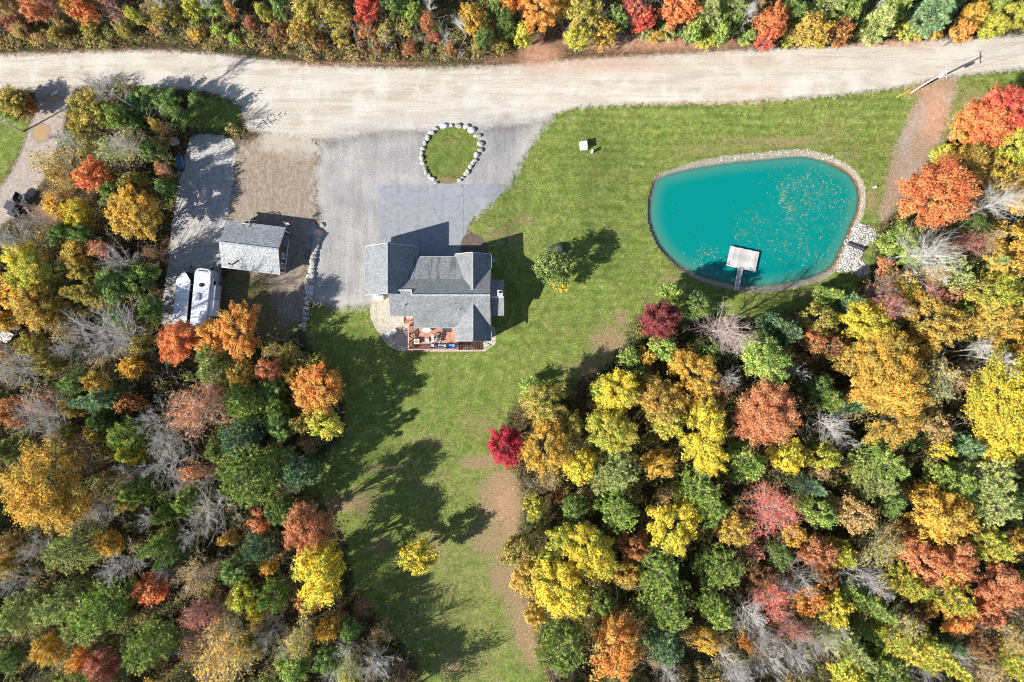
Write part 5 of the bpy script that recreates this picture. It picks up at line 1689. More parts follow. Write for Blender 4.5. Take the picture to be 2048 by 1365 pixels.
# ---- every tree: photo x, y of its crown, apparent radius, kind, colour [, height]
#  D leafy  S half bare  B bare  P pine  F pointed spruce  U shrub  T tall bare leaning out (x, y = foot)
TREES = """
70 20 27 D salmon;165 16 25 D orange-red;215 8 24 S pink;268 30 13 D lime;385 16 24 D lime;120 40 14 U tan;110 70 15 U olive;40 62 16 U tan;
372 46 0 T birch 9;462 44 0 T birch 9;490 40 0 T birch 8;462 20 11 D orange;500 48 13 U pink;525 25 14 D lime;603 58 24 D amber;620 18 40 D olive;672 26 30 D olive;
560 70 20 U brown;640 82 18 U brown;680 75 20 U olive;180 58 17 U olive;250 62 17 U olive;320 60 18 U tan;440 64 16 U green;330 25 22 D olive;300 12 18 S tan;560 12 20 D dark green;430 12 20 D green;
10 8 26 D tan;20 45 18 U pink;140 14 16 D amber;100 6 18 S pink;470 82 14 U green;395 72 16 U amber;
738 17 32 D red;790 12 26 D dark green;700 50 18 U tan;735 60 20 U rust;770 70 22 U olive;810 60 18 U olive;830 25 20 D green;854 44 14 D salmon;862 46 0 T birch 9;932 79 0 T birch 9;
875 58 14 U green;870 76 12 U pink;945 35 30 D gold;968 72 18 D dark green;1012 52 24 F dark green;1000 88 18 U olive;990 20 20 D dark green;1010 6 28 D orange;1072 16 46 D orange;1045 72 20 D lime;1127 6 22 D gold;
1170 25 40 D olive;1155 75 29 D lime;1212 66 25 D amber;1235 35 24 D dark green;1277 16 32 S red;1290 40 22 D red;1360 18 42 D orange-red;1332 66 18 U sage;1288 60 18 U sage;1385 64 22 D green;1310 75 14 U amber;1400 86 12 U lime;
820 100 14 U rust;760 100 14 U brown;900 100 14 U rust;955 100 14 U olive;
1417 30 34 P sage;1415 78 19 U lime;1445 62 22 D green;1468 16 36 P sage;1463 78 0 T birch 10;1491 75 18 U green;1545 46 38 D orange-red;1532 78 20 D red;1622 62 38 D amber;1662 8 36 P sage;1702 18 28 P green;1683 62 24 D rust;
1760 45 34 P sage;1730 38 0 T birch 8;1590 20 26 D dark green;1790 12 30 P green;1866 26 42 P blue-green;1865 68 16 U gold;1925 66 20 D orange;1812 64 22 U lime;1950 26 22 D gold;1988 50 28 D lime;2028 32 32 D lime;1835 75 12 U amber;
1900 8 24 P blue-green;1992 10 22 P green;1470 45 20 D dark green;1515 12 26 S tan;1640 88 12 U lime;1575 82 14 U lime;
185 222 42 D olive;165 258 26 D olive;228 238 30 D green;282 205 38 D dark green 5;332 204 30 D dark green 5;262 236 32 D dark green 5;315 252 14 D amber;392 205 18 D dark green 4;360 232 22 D dark green;
305 238 0 T grey 15;316 322 0 T grey 14;205 318 0 T grey 14;112 322 40 S amber;190 350 38 D orange-red;262 292 42 S olive;230 300 34 S sage;300 300 26 D dark green;170 300 30 S olive;150 285 24 S sage;
113 410 25 D gold;158 428 30 D yellow;275 432 60 D gold 8.5;230 388 30 D dark green;330 380 20 D dark green;322 340 16 S salmon;265 365 22 D olive;120 360 28 S amber;128 392 22 S tan;
30 205 32 U olive;55 215 20 U rust;8 222 20 U green;45 195 16 U tan;
28 474 46 B grey;45 515 38 D yellow;65 552 48 D lime;28 590 44 D gold;70 612 48 D amber;108 622 30 D amber;150 506 30 D amber;125 470 30 D dark green;165 470 26 D dark green;240 520 40 B grey;205 497 22 S salmon;
310 500 20 S brown;165 540 26 D olive;225 572 40 D dark green;185 590 38 F olive;270 560 30 D dark green;290 545 22 D green;205 670 78 B grey 17;65 692 30 D olive;95 724 25 D olive;28 750 46 B grey;30 700 26 B grey;
263 737 24 D gold;195 766 28 D amber;147 812 22 D olive;205 800 38 F blue-green;150 770 30 D dark green;258 808 25 D rust;28 826 36 D rust;82 806 30 S salmon;85 838 58 B grey;318 836 44 B grey;397 828 68 S salmon;
240 640 28 D dark green;285 690 22 D olive;130 660 26 S tan;300 620 24 D dark green;10 640 22 D gold;5 700 20 D tan;
424 712 34 P sage;430 745 36 P sage;360 678 46 D orange-red;430 672 40 D orange;480 662 50 D orange;485 742 30 D amber;540 742 30 D salmon;485 806 44 P green;547 782 30 D dark green;588 756 20 D amber;
640 782 56 D orange 8.5;605 800 20 D red;650 848 38 D lime;605 843 25 D olive;625 736 34 D olive 4.5;195 867 22 D gold;256 870 40 P green;212 842 30 P dark#;345 888 52 B grey;478 878 52 P blue-green;625 884 18 S brown;560 850 34 D dark green;540 700 22 S olive;580 715 28 D olive 4.5;
560 820 30 P green;420 780 26 S pink;440 900 30 P sage;
85 985 88 D gold;330 938 52 B grey;265 906 30 P lime#;490 958 68 P green;545 930 48 P green;600 945 44 P blue-green;275 982 30 P green;210 1022 42 B grey;290 1042 30 B grey;425 1028 54 B grey;400 940 28 S salmon;
522 1042 24 D salmon;612 1050 48 D salmon 12;640 1142 64 D yellow;515 1092 36 P blue-green;220 1088 28 D gold;140 1098 56 P sage;40 1228 46 P sage;118 1212 56 P sage;205 1215 62 P green;172 1250 44 P sage;
320 1090 30 F green;250 1130 54 B grey;305 1180 38 D orange-red;400 1150 42 S tan;403 1225 42 S pink;470 1140 34 D dark green;545 1190 40 P green;540 1135 15 D gold;485 1190 32 D lime;512 1222 22 D yellow;
458 1078 16 D amber;300 1292 56 P green;98 1300 32 D gold;160 1316 24 D orange;205 1335 36 D pink;450 1330 68 S gold;535 1262 38 B grey;600 1270 44 S olive;656 1260 24 D gold;588 1330 40 D green;690 1320 36 S sage;
15 1090 26 D tan;12 1128 22 D amber;70 1098 38 B grey;28 1168 34 B grey;20 1320 30 D dark green;390 1290 36 S brown;620 1200 30 D rust;700 1260 26 D dark green;560 1020 34 D dark green;380 1000 30 P green;
150 900 28 S brown;20 900 30 P sage;180 930 28 S brown;250 1000 26 D olive;330 1030 22 P green;130 870 26 D olive;350 1110 28 F dark green;440 1250 28 S tan;500 1290 34 D olive;655 1320 30 D dark green;
836 1114 42 D yellow 7;750 1338 48 B white 10;720 1215 22 S brown 4;700 1350 24 D lime;800 1345 26 S brown 4;760 1270 26 S tan 5;
1098 538 0 L olive green;
1315 644 46 D maroon;1388 612 34 D dark green;1340 585 24 D green;1448 660 66 B red;1324 694 34 D green;1260 716 20 D green;1296 712 22 D gold;1385 745 50 D gold;1525 722 57 D green;1457 760 34 B grey;1445 782 28 S brown;1420 700 24 D dark green;
1238 785 47 D yellow;1085 808 50 D olive;1060 780 24 U green;1010 896 45 D crimson;1090 890 56 D gold;1140 850 30 D olive;1222 856 54 D lime;1322 806 54 D amber;1335 842 40 D lime;1410 856 58 D yellow;1415 906 45 D yellow;
1530 830 70 D salmon;1158 930 38 D yellow;1228 948 54 P sage;1316 925 38 D gold;1400 982 54 P green;1490 925 46 P green;1325 986 18 S tan;1200 780 20 D green;1270 745 20 D dark green;
1235 1022 50 P green;1348 1048 56 D yellow;1415 1010 50 P green;1070 1015 25 D lime;1185 1100 60 D yellow;1130 1080 38 D lime;1125 1180 64 D yellow;1035 1100 38 D olive;1052 1155 40 D amber;1270 1095 36 D rust;1248 1147 32 D amber;
1316 1145 60 P green;1335 1218 64 P green;1440 1138 50 P green;1433 1222 40 P green;1470 1060 38 D amber;1235 1293 64 D orange;1122 1297 60 P green;1330 1294 40 P blue-green;1418 1285 30 D gold;1492 1288 15 D orange;1504 1235 46 B white 9;
1457 1328 54 B grey;1328 1345 40 B grey;1535 1022 60 S red;1170 1246 30 S olive;1206 1210 26 D green;1090 1130 40 D lime;1070 1230 26 D amber;1150 1010 28 D dark green;1160 1060 24 D dark green;1100 960 22 S tan;1120 990 18 U salmon;
1573 665 30 P blue-green;1545 645 22 P blue-green;1638 636 38 D olive;1697 606 28 P blue-green;1770 612 50 S pink;1735 650 56 D yellow;1625 678 28 D rust;1872 640 60 D amber;1770 720 74 D gold;1782 768 72 D gold;1705 715 40 D amber;1838 690 36 D gold;1665 690 24 D brown;
1880 755 44 S olive;1985 640 54 D amber;1890 702 0 T birch 13;1905 712 0 T birch 13;1930 740 0 T birch 13;1945 746 0 T birch 12;2025 690 36 D gold;1665 850 48 B white;1597 740 25 B grey;2006 800 84 D yellow;2000 868 60 D yellow;1700 808 30 P blue-green;1865 790 36 S sage;
1640 770 26 D dark green;1660 800 26 P green;1795 846 55 D amber;1862 850 40 D tan;1577 910 42 D yellow;1647 915 36 D lime;1765 930 58 P green;1750 968 48 P sage;1884 900 20 D yellow;1970 955 60 P sage;1905 962 44 P green;1855 990 24 D gold;1615 970 30 F blue-green;1640 955 24 S tan;
1560 880 26 D olive;1700 890 26 B grey;1820 880 26 D dark green;1930 890 30 P blue-green;1940 770 26 S rust;
1875 1032 66 D gold;1985 1012 54 P sage;1975 1090 50 P lime#;1705 1030 42 D tan;1640 1026 38 D green;1585 1070 28 D gold;1635 1105 40 D salmon;1682 1108 32 P lime#;1765 1090 50 S olive;1840 1120 50 D salmon;1910 1126 46 D salmon;1895 1152 42 D orange;
1815 1166 42 P lime#;1895 1192 58 P lime#;1998 1170 52 D salmon;1910 1232 46 D orange;1970 1224 38 D salmon;1597 1150 44 B grey;1740 1150 44 B grey;1617 1200 38 D orange;1667 1218 38 D yellow;1550 1200 44 S red;1580 1250 40 S pink;1541 1325 48 B grey;1594 1316 44 B grey;1640 1292 40 B grey;
1693 1290 42 F sage;1795 1285 46 F lime#;1857 1300 48 F lime#;1800 1243 46 S olive;1750 1216 30 F green;1900 1286 22 P blue-green;1920 1318 30 B grey;1845 1330 34 B grey;1700 1350 44 D lime;1780 1348 46 P green;2020 1275 44 S amber;2027 1318 36 D lime;2040 1080 32 D gold;1960 1290 30 D brown;1980 1345 36 S tan;
1650 1150 26 D rust;1700 1180 26 P green;1560 1110 28 D dark green;1520 1150 28 D brown;1510 1090 26 S pink;1800 1060 30 D rust;1780 1010 30 D dark green;1730 1260 26 F green;1830 1230 28 D brown;2030 1000 32 P green;2040 1230 30 S brown;
1962 250 54 D orange-red;2008 224 54 D red;1925 262 34 D orange;1865 392 82 D orange-red;2022 288 50 D lime;1925 330 52 D amber;1888 306 20 D lime;1985 345 40 D amber;2042 345 32 D gold;2040 400 32 D gold;2000 410 56 B tan;1955 400 30 B tan;1950 450 26 D dark green;
1800 482 38 D green;1825 515 26 D green;1862 498 70 B tan 14;1800 519 0 T birch 12;2030 484 42 D gold;2005 530 44 D amber;1895 500 28 S rust;1930 490 34 S pink;1970 480 34 S tan;1985 465 22 D amber;1905 546 44 D sage;1965 528 24 F sage;1855 552 34 S amber;1800 552 24 D tan;1806 576 30 D yellow;1985 590 54 D lime;1945 580 44 D olive;2030 600 44 D lime;
1770 575 34 S brown;1770 535 20 U salmon;1850 590 34 S pink;1900 600 30 S salmon;1780 618 36 B grey;1825 562 0 T birch 10;1910 620 24 P green;1955 625 36 D amber;1745 585 22 U brown;1660 590 22 P green;1700 585 18 U green;
-50 222 44 B grey 13;-80 620 70 D olive;-90 850 70 P green;-85 1080 60 D rust;-80 1250 60 P green;120 1430 70 P green;300 1430 60 D gold;520 1430 60 P green;700 1430 60 D rust;-70 1400 60 D olive;800 1430 50 S tan;1250 1440 60 D gold;1450 1440 50 P green;1650 1440 60 D rust;1850 1440 60 P green;1100 1420 50 D lime;150 1040 36 B grey;362 972 30 B grey;250 945 32 B grey;385 1062 34 B grey;330 1150 28 B grey;110 880 32 B grey;420 960 30 B grey;1530 1272 40 B grey;1602 1282 38 B grey;1480 1352 34 B grey;1702 1148 32 B grey;1572 1178 32 B grey;1665 1262 30 B grey;1765 1182 28 B grey;
1805 1332 28 B grey;690 1292 32 B grey;655 1352 30 B grey;60 720 34 B grey;130 700 34 B grey;255 700 30 B grey;60 440 30 B grey;460 1240 30 B grey;560 1300 30 B grey;1480 690 30 B grey;1720 1040 24 B grey;2120 350 60 D gold;2130 800 60 D lime;2120 1200 60 P green
"""
KINDNAME = {'D': 'leafy tree', 'S': 'half-bare tree', 'B': 'bare tree', 'P': 'pine', 'F': 'pointed spruce', 'U': 'shrub', 'T': 'tall bare tree', 'L': 'leafy tree'}
OBJNAME = {'D': 'leafy_tree', 'S': 'half_bare_tree', 'B': 'bare_tree', 'P': 'pine_tree', 'F': 'spruce_tree', 'U': 'shrub', 'T': 'bare_tree', 'L': 'leafy_tree'}
CATNAME = {'D': 'tree', 'S': 'tree', 'B': 'tree', 'P': 'tree', 'F': 'tree', 'U': 'shrub', 'T': 'tree', 'L': 'tree'}
TR = []
for e in TREES.replace('\n', '').split(';'):
    e = e.strip()
    if not e: continue
    w = e.split()
    x, y, r, k = float(w[0]), float(w[1]), float(w[2]), w[3]
    rest = w[4:]
    ht = None
    if len(rest) > 1 and rest[-1].replace('.', '').isdigit():
        ht = float(rest[-1]); rest = rest[:-1]
    c = ' '.join(rest).replace('#', '')
    if c == 'dark': c = 'dark green'
    TR.append(dict(x=x, y=y, r=r, k=k, c=c, ht=ht))

_rt = random.Random(21)
_use = {}


def child(root, me, name, mat):
    o = bpy.data.objects.new(name, me)
    COL.objects.link(o)
    o.parent = root
    if not me.materials: me.materials.append(mat)
    if me.materials[0] is not mat:
        o.material_slots[0].link = 'OBJECT'
        o.material_slots[0].material = mat
    return o


def near_class(tab, keys, R):
    return min(keys, key=lambda k: abs(math.log(tab[k][0] / R)))


def pick(tab, key):
    R0, H0, lst = tab[key]
    i = _use.get((id(tab), key), _rt.randrange(len(lst)))
    _use[(id(tab), key)] = i + 1
    return R0, H0, lst[i % len(lst)]


def plant(t):
    k, c = t['k'], t['c']
    if k == 'T':
        Ht = t['ht'] or 12
        x, y, z = P(t['x'], t['y'])
        R0, H0, (tr, br, lv) = pick(BA, 'tall')
        root = empty(OBJNAME[k], (x, y, z), _rt.uniform(0, 6.28))
        m = M_BIRCH if c == 'birch' else M_BARE
        child(root, tr, 'trunk', m); child(root, br, 'branches', m)
        s = Ht / H0
        root.scale = (s * 1.05, s * 1.05, s)
        t['px'], t['py'] = t['x'], t['y']
        return root
    r = t['r']
    R = r * S * .94
    if k in 'D': Ht = t['ht'] or (4.6 + 1.38 * R); hf = .66
    elif k == 'S': Ht = t['ht'] or (5.0 + 1.6 * R); hf = .66
    elif k == 'B': Ht = t['ht'] or (5.2 + 1.7 * R); hf = .68
    elif k == 'P': Ht = t['ht'] or (4.6 + 1.75 * R); hf = .6
    elif k == 'F': Ht = t['ht'] or (2.5 + 3.9 * R); hf = .42
    else: Ht = t['ht'] or 1.9 * R + .5; hf = .5
    if t['x'] < 0 and not t['ht']: Ht *= .6
    x, y, z = P(t['x'], t['y'], Ht * hf)
    R *= (1 - Ht * hf / CAM_H)
    root = empty(OBJNAME[k], (x, y, z), _rt.uniform(0, 6.28))
    if k in 'DU':
        R0, H0, (tr, cr) = pick(BL, near_class(BL, [0, 1, 2, 3], R))
        child(root, tr, 'trunk', M_BARK); child(root, cr, 'crown', leafmat(c))
    elif k in 'SB':
        R0, H0, (tr, br, lv) = pick(BA, near_class(BA, [0, 1, 2], R))
        m = {'white': M_BIRCH, 'red': M_REDTWIG, 'tan': M_BIRCH}.get(c, M_BARE) if k == 'B' else M_BARE
        child(root, tr, 'trunk', m); child(root, br, 'branches', m)
        if k == 'S': child(root, lv, 'leaves', leafmat(c))
        R *= .93
    else:
        keys = [q for q in CO if q[0] == k]
        R0, H0, (tr, fo) = pick(CO, near_class(CO, keys, R))
        child(root, tr, 'trunk', M_BARK); child(root, fo, 'foliage', leafmat(c, True))
    s = R / R0
    e = _rt.uniform(.86, 1.16) if k in 'DSB' else _rt.uniform(.94, 1.06)
    root.scale = (s * e, s / e, Ht / H0)
    return root


for t in TR:
    if t['k'] == 'L':
        # the lone lawn tree: an olive crown with a golden bough and a bare twig top
        t.update(r=40)
        x, y, z = P(1106, 540)
        R0, H0, (tr, cr) = BL[1][0], BL[1][1], BL[1][2][1]
        root = empty('leafy_tree', (x, y, z), 1.0)
        child(root, tr, 'trunk', M_BARK); child(root, cr, 'crown', leafmat('olive green'))
        root.scale = (1.22, 1.22, 1.05)
        o = child(root, BL[0][2][2][1], 'bough', leafmat('yellow'))
        o.scale = (.85, .85, .8)
        o.location = Matrix.Rotation(-1.0, 3, 'Z') @ Vector((.75, -1.75, 1.1)) 
        t['obj'] = root
        continue
    t['obj'] = plant(t)

# ---- labels that single each plant out
SIZE = lambda t: '' if t['k'] in 'TL' else ('large ' if t['r'] >= 50 else 'small ' if t['r'] < 26 and t['k'] not in 'U' else '')


def coln(t):
    c = {'birch': 'white-barked', 'white': 'whitish', 'grey': 'grey', 'red': 'red-tipped' if t['k'] == 'B' else 'red'}.get(t['c'], t['c'])
    return c


def desc(t, size=True):
    return (SIZE(t) if size else '') + coln(t) + ' ' + KINDNAME[t['k']]


def region(t):
    x, y = t['x'], t['y']
    if x < 0 or y > 1365 or x > 2048: return 'beyond the picture edge'
    if y < 112: return 'above the gravel road'
    if t['k'] == 'L': return 'alone on the lawn'
    if x < 345 and y < 470: return 'left of the parking strip'
    if x < 345 and y < 900: return 'in the left woods'
    if x < 830 and y < 900: return 'in woods below the camper'
    if x < 720: return 'in the lower left woods'
    if x < 900: return 'on the lower lawn edge'
    if x > 1740 and y < 470: return 'right of the dirt path'
    if x > 1690 and y < 680: return 'right of the pond'
    if x < 1560 and y < 1000: return 'in woods below the pond'
    if y < 1000: return 'in the right woods'
    if x < 1530: return 'in woods right of the lawn'
    return 'in the lower right woods'


def direction(a, b):
    dx, dy = b['x'] - a['x'], b['y'] - a['y']
    if abs(dx) > abs(dy): return 'left of' if dx > 0 else 'right of'
    return 'above' if dy > 0 else 'below'


used = {}
vis = [t for t in TR if 0 <= t['x'] <= 2048 and 0 <= t['y'] <= 1365]
for t in vis: t['d'] = desc(t); t['dn'] = desc(t, False); t['rg'] = region(t)


def near(a, n=14):
    return sorted((b for b in vis if b is not a), key=lambda b: (b['x'] - a['x']) ** 2 + (b['y'] - a['y']) ** 2)[:n]


for t in vis: t['near'] = near(t)
art = lambda s: ('an ' if s[0] in 'aeiou' else 'a ') + s


def rels(t, m):
    out = []
    for b in t['near'][:m]:
        d = ((b['x'] - t['x']) ** 2 + (b['y'] - t['y']) ** 2) ** .5
        if d < 190: out.append((direction(t, b), b['dn']))
    return out


for t in vis: t['rel'] = set(rels(t, 12)); t['rell'] = rels(t, 6)
labels = {}
for t in vis:
    same = [b for b in vis if b is not t and b['d'] == t['d'] and b['rg'] == t['rg']]
    base = f"{t['d']} {t['rg']}"
    lab = None
    if not same: lab = base
    if lab is None:
        for dr, b in t['rell']:
            if b != t['dn'] and not any((dr, b) in q['rel'] for q in same):
                lab = f"{base}, {dr} {art(b)}"; break
    if lab is None:
        for i, (d1, b1) in enumerate(t['rell']):
            for d2, b2 in t['rell'][i + 1:]:
                if (d1, b1) != (d2, b2) and not any((d1, b1) in q['rel'] and (d2, b2) in q['rel'] for q in same):
                    lab = f"{t['d']} {d1} {art(b1)} and {d2} {art(b2)}"; break
            if lab: break
    if lab is None or len(lab.split()) > 16 or lab in labels:
        q = sorted(same + [t], key=lambda b: b['x'] if max(abs(b['x'] - t['x']) for b in same + [t]) > 80 else b['y'])
        horiz = max(abs(b['x'] - t['x']) for b in same + [t]) > 80
        i = q.index(t); n = len(q)
        w = ORD[i] + (' from the left' if horiz else ' from the top')
        lab = f"{t['d']} {t['rg']}, {w}"
    labels[lab] = labels.get(lab, 0) + 1
    t['lab'] = lab
for t in TR:
    o = t['obj']
    if 'lab' not in t:
        for nb_ in sorted(vis, key=lambda q: (q['x'] - t['x']) ** 2 + (q['y'] - t['y']) ** 2)[:8]:
            t['lab'] = f"{desc(t)} just outside the frame, {direction(t, nb_)} {art(nb_['dn'])}"
            if t['lab'] not in labels: break
        labels[t['lab']] = 1
    lab = t.get('lab') or f"{desc(t)} just outside the picture near {'the left' if t['x'] < 0 else 'the right' if t['x'] > 2048 else 'the bottom'} edge"
    tag(o, lab, CATNAME[t['k']], {'U': 'shrubs along the road and wood edges', 'P': 'pines in the woods', 'F': 'spruces in the woods'}.get(t['k'], 'trees of the autumn woods'))
dups = [k for k, v in labels.items() if v > 1]
print('trees', len(TR), 'duplicate labels', len(dups), dups[:5])

# ------------------------------------------------------------------ undergrowth, brush and fallen leaves
def keep_out(x, y):
    """True where only wood floor lies"""
    bad = np.zeros(len(x), bool)
    for k, mgn in (('lawn', .1), ('road', .5), ('gravel', .3), ('strip', .3), ('dirt', .2), ('path', .3), ('track', .3), ('yard', .4), ('bank', .2), ('riprap', .0), ('cobble', .3), ('asphalt', .3)):
        bad |= field(k, x, y) > -mgn
    return ~bad


def vnoise(x, y, s, seed):
    rs = np.random.RandomState(seed)
    tab = rs.rand(64, 64)
    fx, fy = x * s, y * s
    i, j = np.floor(fx).astype(int), np.floor(fy).astype(int)
    u, v = sst(fx - i), sst(fy - j)
    q = lambda a, b: tab[a % 64, b % 64]
    return (q(i, j) * (1 - u) + q(i + 1, j) * u) * (1 - v) + (q(i, j + 1) * (1 - u) + q(i + 1, j + 1) * u) * v


def mat_mixed(name, stops, trans=.25, scale=.35):
    m = bpy.data.materials.new(name)
    g = G(m)
    r = g.attr('leaf_rnd'); b = g.attr('bough_rnd')
    c = g.ramp(g.math('ADD', g.math('MULTIPLY', b, .75), g.math('MULTIPLY', r, .25)), stops)
    c = g.scale_col(c, g.rng(r, 0, 1, .7, 1.3, False))
    d = g.n.new('ShaderNodeBsdfDiffuse'); g.L(c, d.inputs[0])
    t = g.n.new('ShaderNodeBsdfTranslucent'); g.L(c, t.inputs[0])
    x = g.n.new('ShaderNodeMixShader'); x.inputs[0].default_value = trans
    g.L(d.outputs[0], x.inputs[1]); g.L(t.outputs[0], x.inputs[2]); g.L(x.outputs[0], g.out.inputs[0])
    return m


def ground_plants(name, x, y, hmax, size, mat, label, seed, clump=.9):
    rs = np.random.RandomState(seed)
    hn = vnoise(x, y, clump, seed) * .65 + vnoise(x, y, clump * 2.7, seed + 1) * .35
    top = np.clip((hn - .28) * 1.9, .05, 1) * hmax
    z = field('z', x, y) + top * (.35 + .65 * rs.rand(len(x)) ** .5)
    C = np.stack([x, y, z], 1)
    N = unit(rs.normal(size=(len(x), 3)) * .5 + np.array([0, 0, .8]))
    b = np.clip(vnoise(x, y, .45, seed + 5) * .62 + vnoise(x, y, 1.6, seed + 6) * .62 - .12 + rs.normal(size=len(x)) * .05, 0, 1)
    me = leaf_mesh(name, rs, C, N, rs.uniform(.7, 1.3, len(x)) * size, b)
    tag(link(name, me, mat), label, None, None, 'stuff')


n = 330000
x = RS.uniform(-80, 80, n); y = RS.uniform(-56, 56, n)
ok = keep_out(x, y) & (vnoise(x, y, .3, 77) + vnoise(x, y, 1.1, 78) * .5 > .42) & (field('leafy', x, y) < .35)
x, y = x[ok], y[ok]
bandm = (y > 36)
M_UNDER = mat_mixed('undergrowth_leaves', [(.12, (.045, .075, .024)), (.36, (.085, .12, .035)), (.54, (.15, .155, .05)), (.66, (.19, .13, .06)), (.8, (.24, .18, .09)), (.92, (.16, .10, .07))])
ground_plants('undergrowth', x[~bandm], y[~bandm], 1.5, .15, M_UNDER, 'low mixed green and brown undergrowth between the trees', 5)
x, y = x[bandm], y[bandm]
ground_plants('verge_litter', x, y, .8, .13, M_UNDER, 'low growth among the trees beyond the road', 6)
n = 120000
x = RS.uniform(-80, 80, n); y = RS.uniform(38.5, 54, n)
w = np.interp(x, [-80, -30, 0, 6, 14, 80], [1, 1, .9, .45, .3, .4])
ok = (field('road', x, y) < -1.0) & (RS.rand(n) < w) & (field('leafy', x, y) < .3 + .3 * RS.rand(n))
x, y = x[ok], y[ok]
M_BRUSH = mat_mixed('roadside_brush_leaves', [(.12, (.08, .105, .032)), (.3, (.19, .19, .065)), (.45, (.34, .29, .12)), (.58, (.28, .17, .09)), (.72, (.24, .12, .075)), (.9, (.42, .34, .19))])
ground_plants('roadside_brush', x, y, 1.35, .12, M_BRUSH, 'dense autumn brush and weeds along the far side of the gravel road', 9, 1.0)


# thicket: saplings and bushes too many and too small to tell apart
def thicket():
    rs = np.random.RandomState(63)
    n = 2100
    x = rs.uniform(-80, 80, n * 3); y = rs.uniform(-56, 54, n * 3)
    ok = keep_out(x, y) & (field('lawn', x, y) < -.8) & (field('track', x, y) < -1.7) & (field('strip', x, y) < -1.2) & (field('leafy', x, y) < .35)
    x, y = x[ok][:n], y[ok][:n]
    C = []; N = []; B = []; Sz = []
    for i in range(len(x)):
        r = rs.uniform(.45, 1.7); h = rs.uniform(1.0, 6.0) * (.45 if y[i] > 36 else 1)
        m = int(90 * r ** 1.6 + 30)
        d = rdir(rs, m); d[:, 2] = np.abs(d[:, 2])
        q = d * (rs.rand(m) ** .4)[:, None] * np.array([r, r, h * .6])
        C.append(q + np.array([x[i], y[i], float(field('z', x[i], y[i])) + h * .35]))
        N.append(unit(d * .5 + np.array([0, 0, .7]) + rs.normal(size=(m, 3)) * .4))
        bb = np.clip(vnoise(np.array([x[i]]), np.array([y[i]]), .12, 64)[0] * .5 + rs.rand() * .55, 0, 1)
        B.append(np.full(m, bb)); Sz.append(rs.uniform(.7, 1.3, m) * .125)
    me = leaf_mesh('thicket', rs, np.concatenate(C), np.concatenate(N), np.concatenate(Sz), np.concatenate(B))
    mt = mat_mixed('thicket_leaves', [(.08, (.085, .125, .045)), (.32, (.16, .20, .06)), (.5, (.28, .27, .10)), (.64, (.40, .31, .12)), (.78, (.36, .22, .11)), (.92, (.50, .38, .10))], .3)
    tag(link('thicket', me, mt), 'low leafy thicket of mixed colours under the trees', None, None, 'stuff')
    segs = []
    n = 1500
    x = rs.uniform(-80, 80, n * 3); y = rs.uniform(-56, 54, n * 3)
    ok = keep_out(x, y) & (field('lawn', x, y) < -.8) & (vnoise(x, y, .08, 65) > .38)
    x, y = x[ok][:n], y[ok][:n]
    for i in range(len(x)):
        z = float(field('z', x[i], y[i])); h = rs.uniform(1.8, 7.0)
        p, d = limb(rs, (x[i], y[i], z), (rs.normal() * .12, rs.normal() * .12, 1), h, .022, .008, 4, 0, segs, .08)
        for k in range(9):
            q = p[rs.randint(1, 5)]
            limb(rs, q, (rs.normal(), rs.normal(), rs.uniform(.5, 1.6)), h * rs.uniform(.15, .4), .011, .006, 2, 1, segs, .12)
    tag(link('bare_saplings', tube_mesh('bare_saplings', segs, (4, 3)), M_BARE), 'thin grey leafless saplings between the trees', None, None, 'stuff')


thicket()


def flat_leaves(name, x, y, z, size, label, seed, stops):
    rs = np.random.RandomState(seed)
    C = np.stack([x, y, z], 1)
    N = unit(rs.normal(size=(len(x), 3)) * .22 + np.array([0, 0, 1.0]))
    me = leaf_mesh(name, rs, C, N, rs.uniform(.6, 1.3, len(x)) * size, rs.rand(len(x)), .8)
    tag(link(name, me, mat_mixed(name + '_colours', stops, .1)), label, None, None, 'stuff')


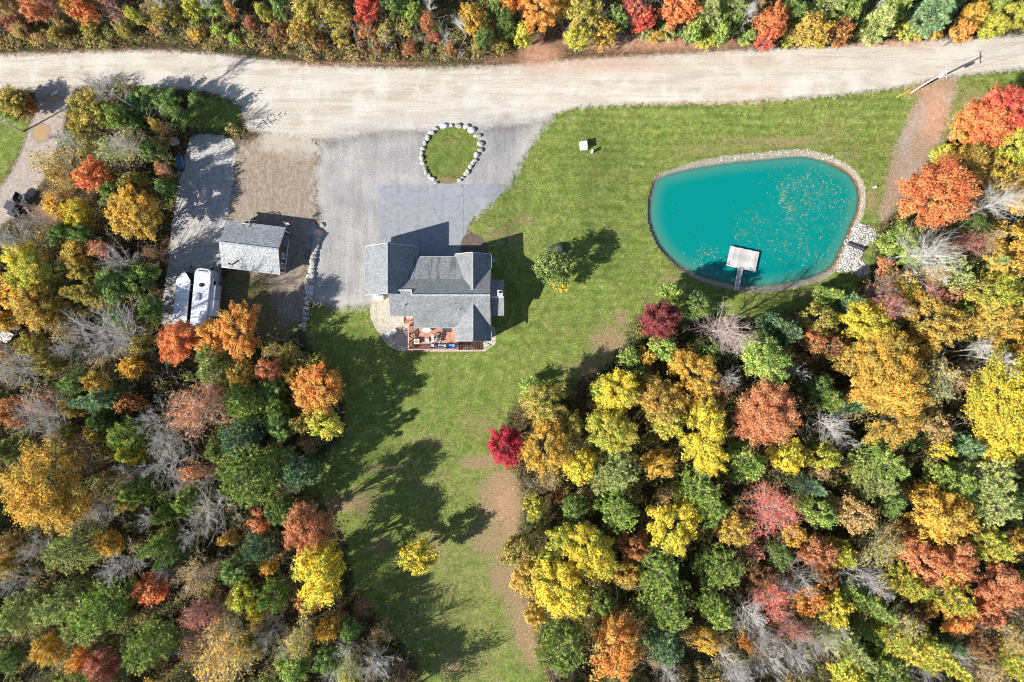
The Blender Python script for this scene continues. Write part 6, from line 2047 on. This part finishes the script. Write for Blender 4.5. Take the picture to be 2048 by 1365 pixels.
LV = [(.1, (.42, .24, .10)), (.35, (.58, .40, .14)), (.55, (.60, .50, .30)), (.75, (.45, .20, .10)), (.92, (.62, .56, .42))]
n = 70000
x = RS.uniform(-76, 76, n); y = RS.uniform(-52, 46, n)
dens = np.clip(.10 + .9 * field('leafy', x, y) + .25 * np.exp(-np.maximum(0, -0) * 0) * vnoise(x, y, .2, 31) ** 3, 0, 1)
lawnm = field('lawn', x, y)
dens = np.where(lawnm > 0, np.clip(dens + .35 * np.exp(-lawnm / 2.5), 0, 1), dens * .8)
ok = (RS.rand(n) < dens * .55) & (field('bank', x, y) < -.1) & (field('asphalt', x, y) < 0) & (field('cobble', x, y) < 0) & ((lawnm > -.5) | (field('leafy', x, y) > .25) | (field('road', x, y) > 0) | (field('path', x, y) > 0))
ok &= ~((field('gravel', x, y) > .5) & (RS.rand(n) < .9))
x, y = x[ok], y[ok]
flat_leaves('fallen_leaves', x, y, field('z', x, y) + .035, .065, 'small fallen leaves strewn over lawn, path and road', 41, LV)

# leaves floating on the pond, mostly in its right half
fx_, fy_ = [], []
poly_rng = np.random.RandomState(91)
for (a, b, rx, ry, k) in ((1640, 400, 70, 65, 520), (1600, 380, 60, 55, 260), (1565, 395, 6, 26, 60), (1577, 430, 6, 22, 60), (1600, 365, 45, 14, 60), (1500, 440, 28, 20, 60), (1480, 470, 14, 14, 40), (1420, 508, 22, 13, 110),
                          (1560, 470, 60, 50, 200), (1600, 500, 70, 40, 220), (1650, 520, 40, 25, 110), (1570, 350, 50, 30, 50), (1400, 530, 20, 14, 40), (1350, 430, 60, 70, 14), (1690, 420, 25, 80, 120), (1570, 385, 5, 10, 25), (1580, 415, 5, 8, 30)):
    px = poly_rng.normal(size=k) * rx * .6 + a; py = poly_rng.normal(size=k) * ry * .6 + b
    for u_, v_ in zip(px, py):
        q_ = PA(u_, v_, WATER_Z)
        fx_.append(q_[0]); fy_.append(q_[1])
fx_ = np.array(fx_); fy_ = np.array(fy_)
ok = field('pond', fx_, fy_) > .25
fx_, fy_ = fx_[ok], fy_[ok]
flat_leaves('floating_leaves', fx_, fy_, np.full(len(fx_), WATER_Z + .012), .066, 'scattered fallen leaves floating on the pond', 43, [(.1, (.26, .20, .07)), (.4, (.38, .31, .13)), (.7, (.30, .15, .07)), (.92, (.55, .52, .42))])
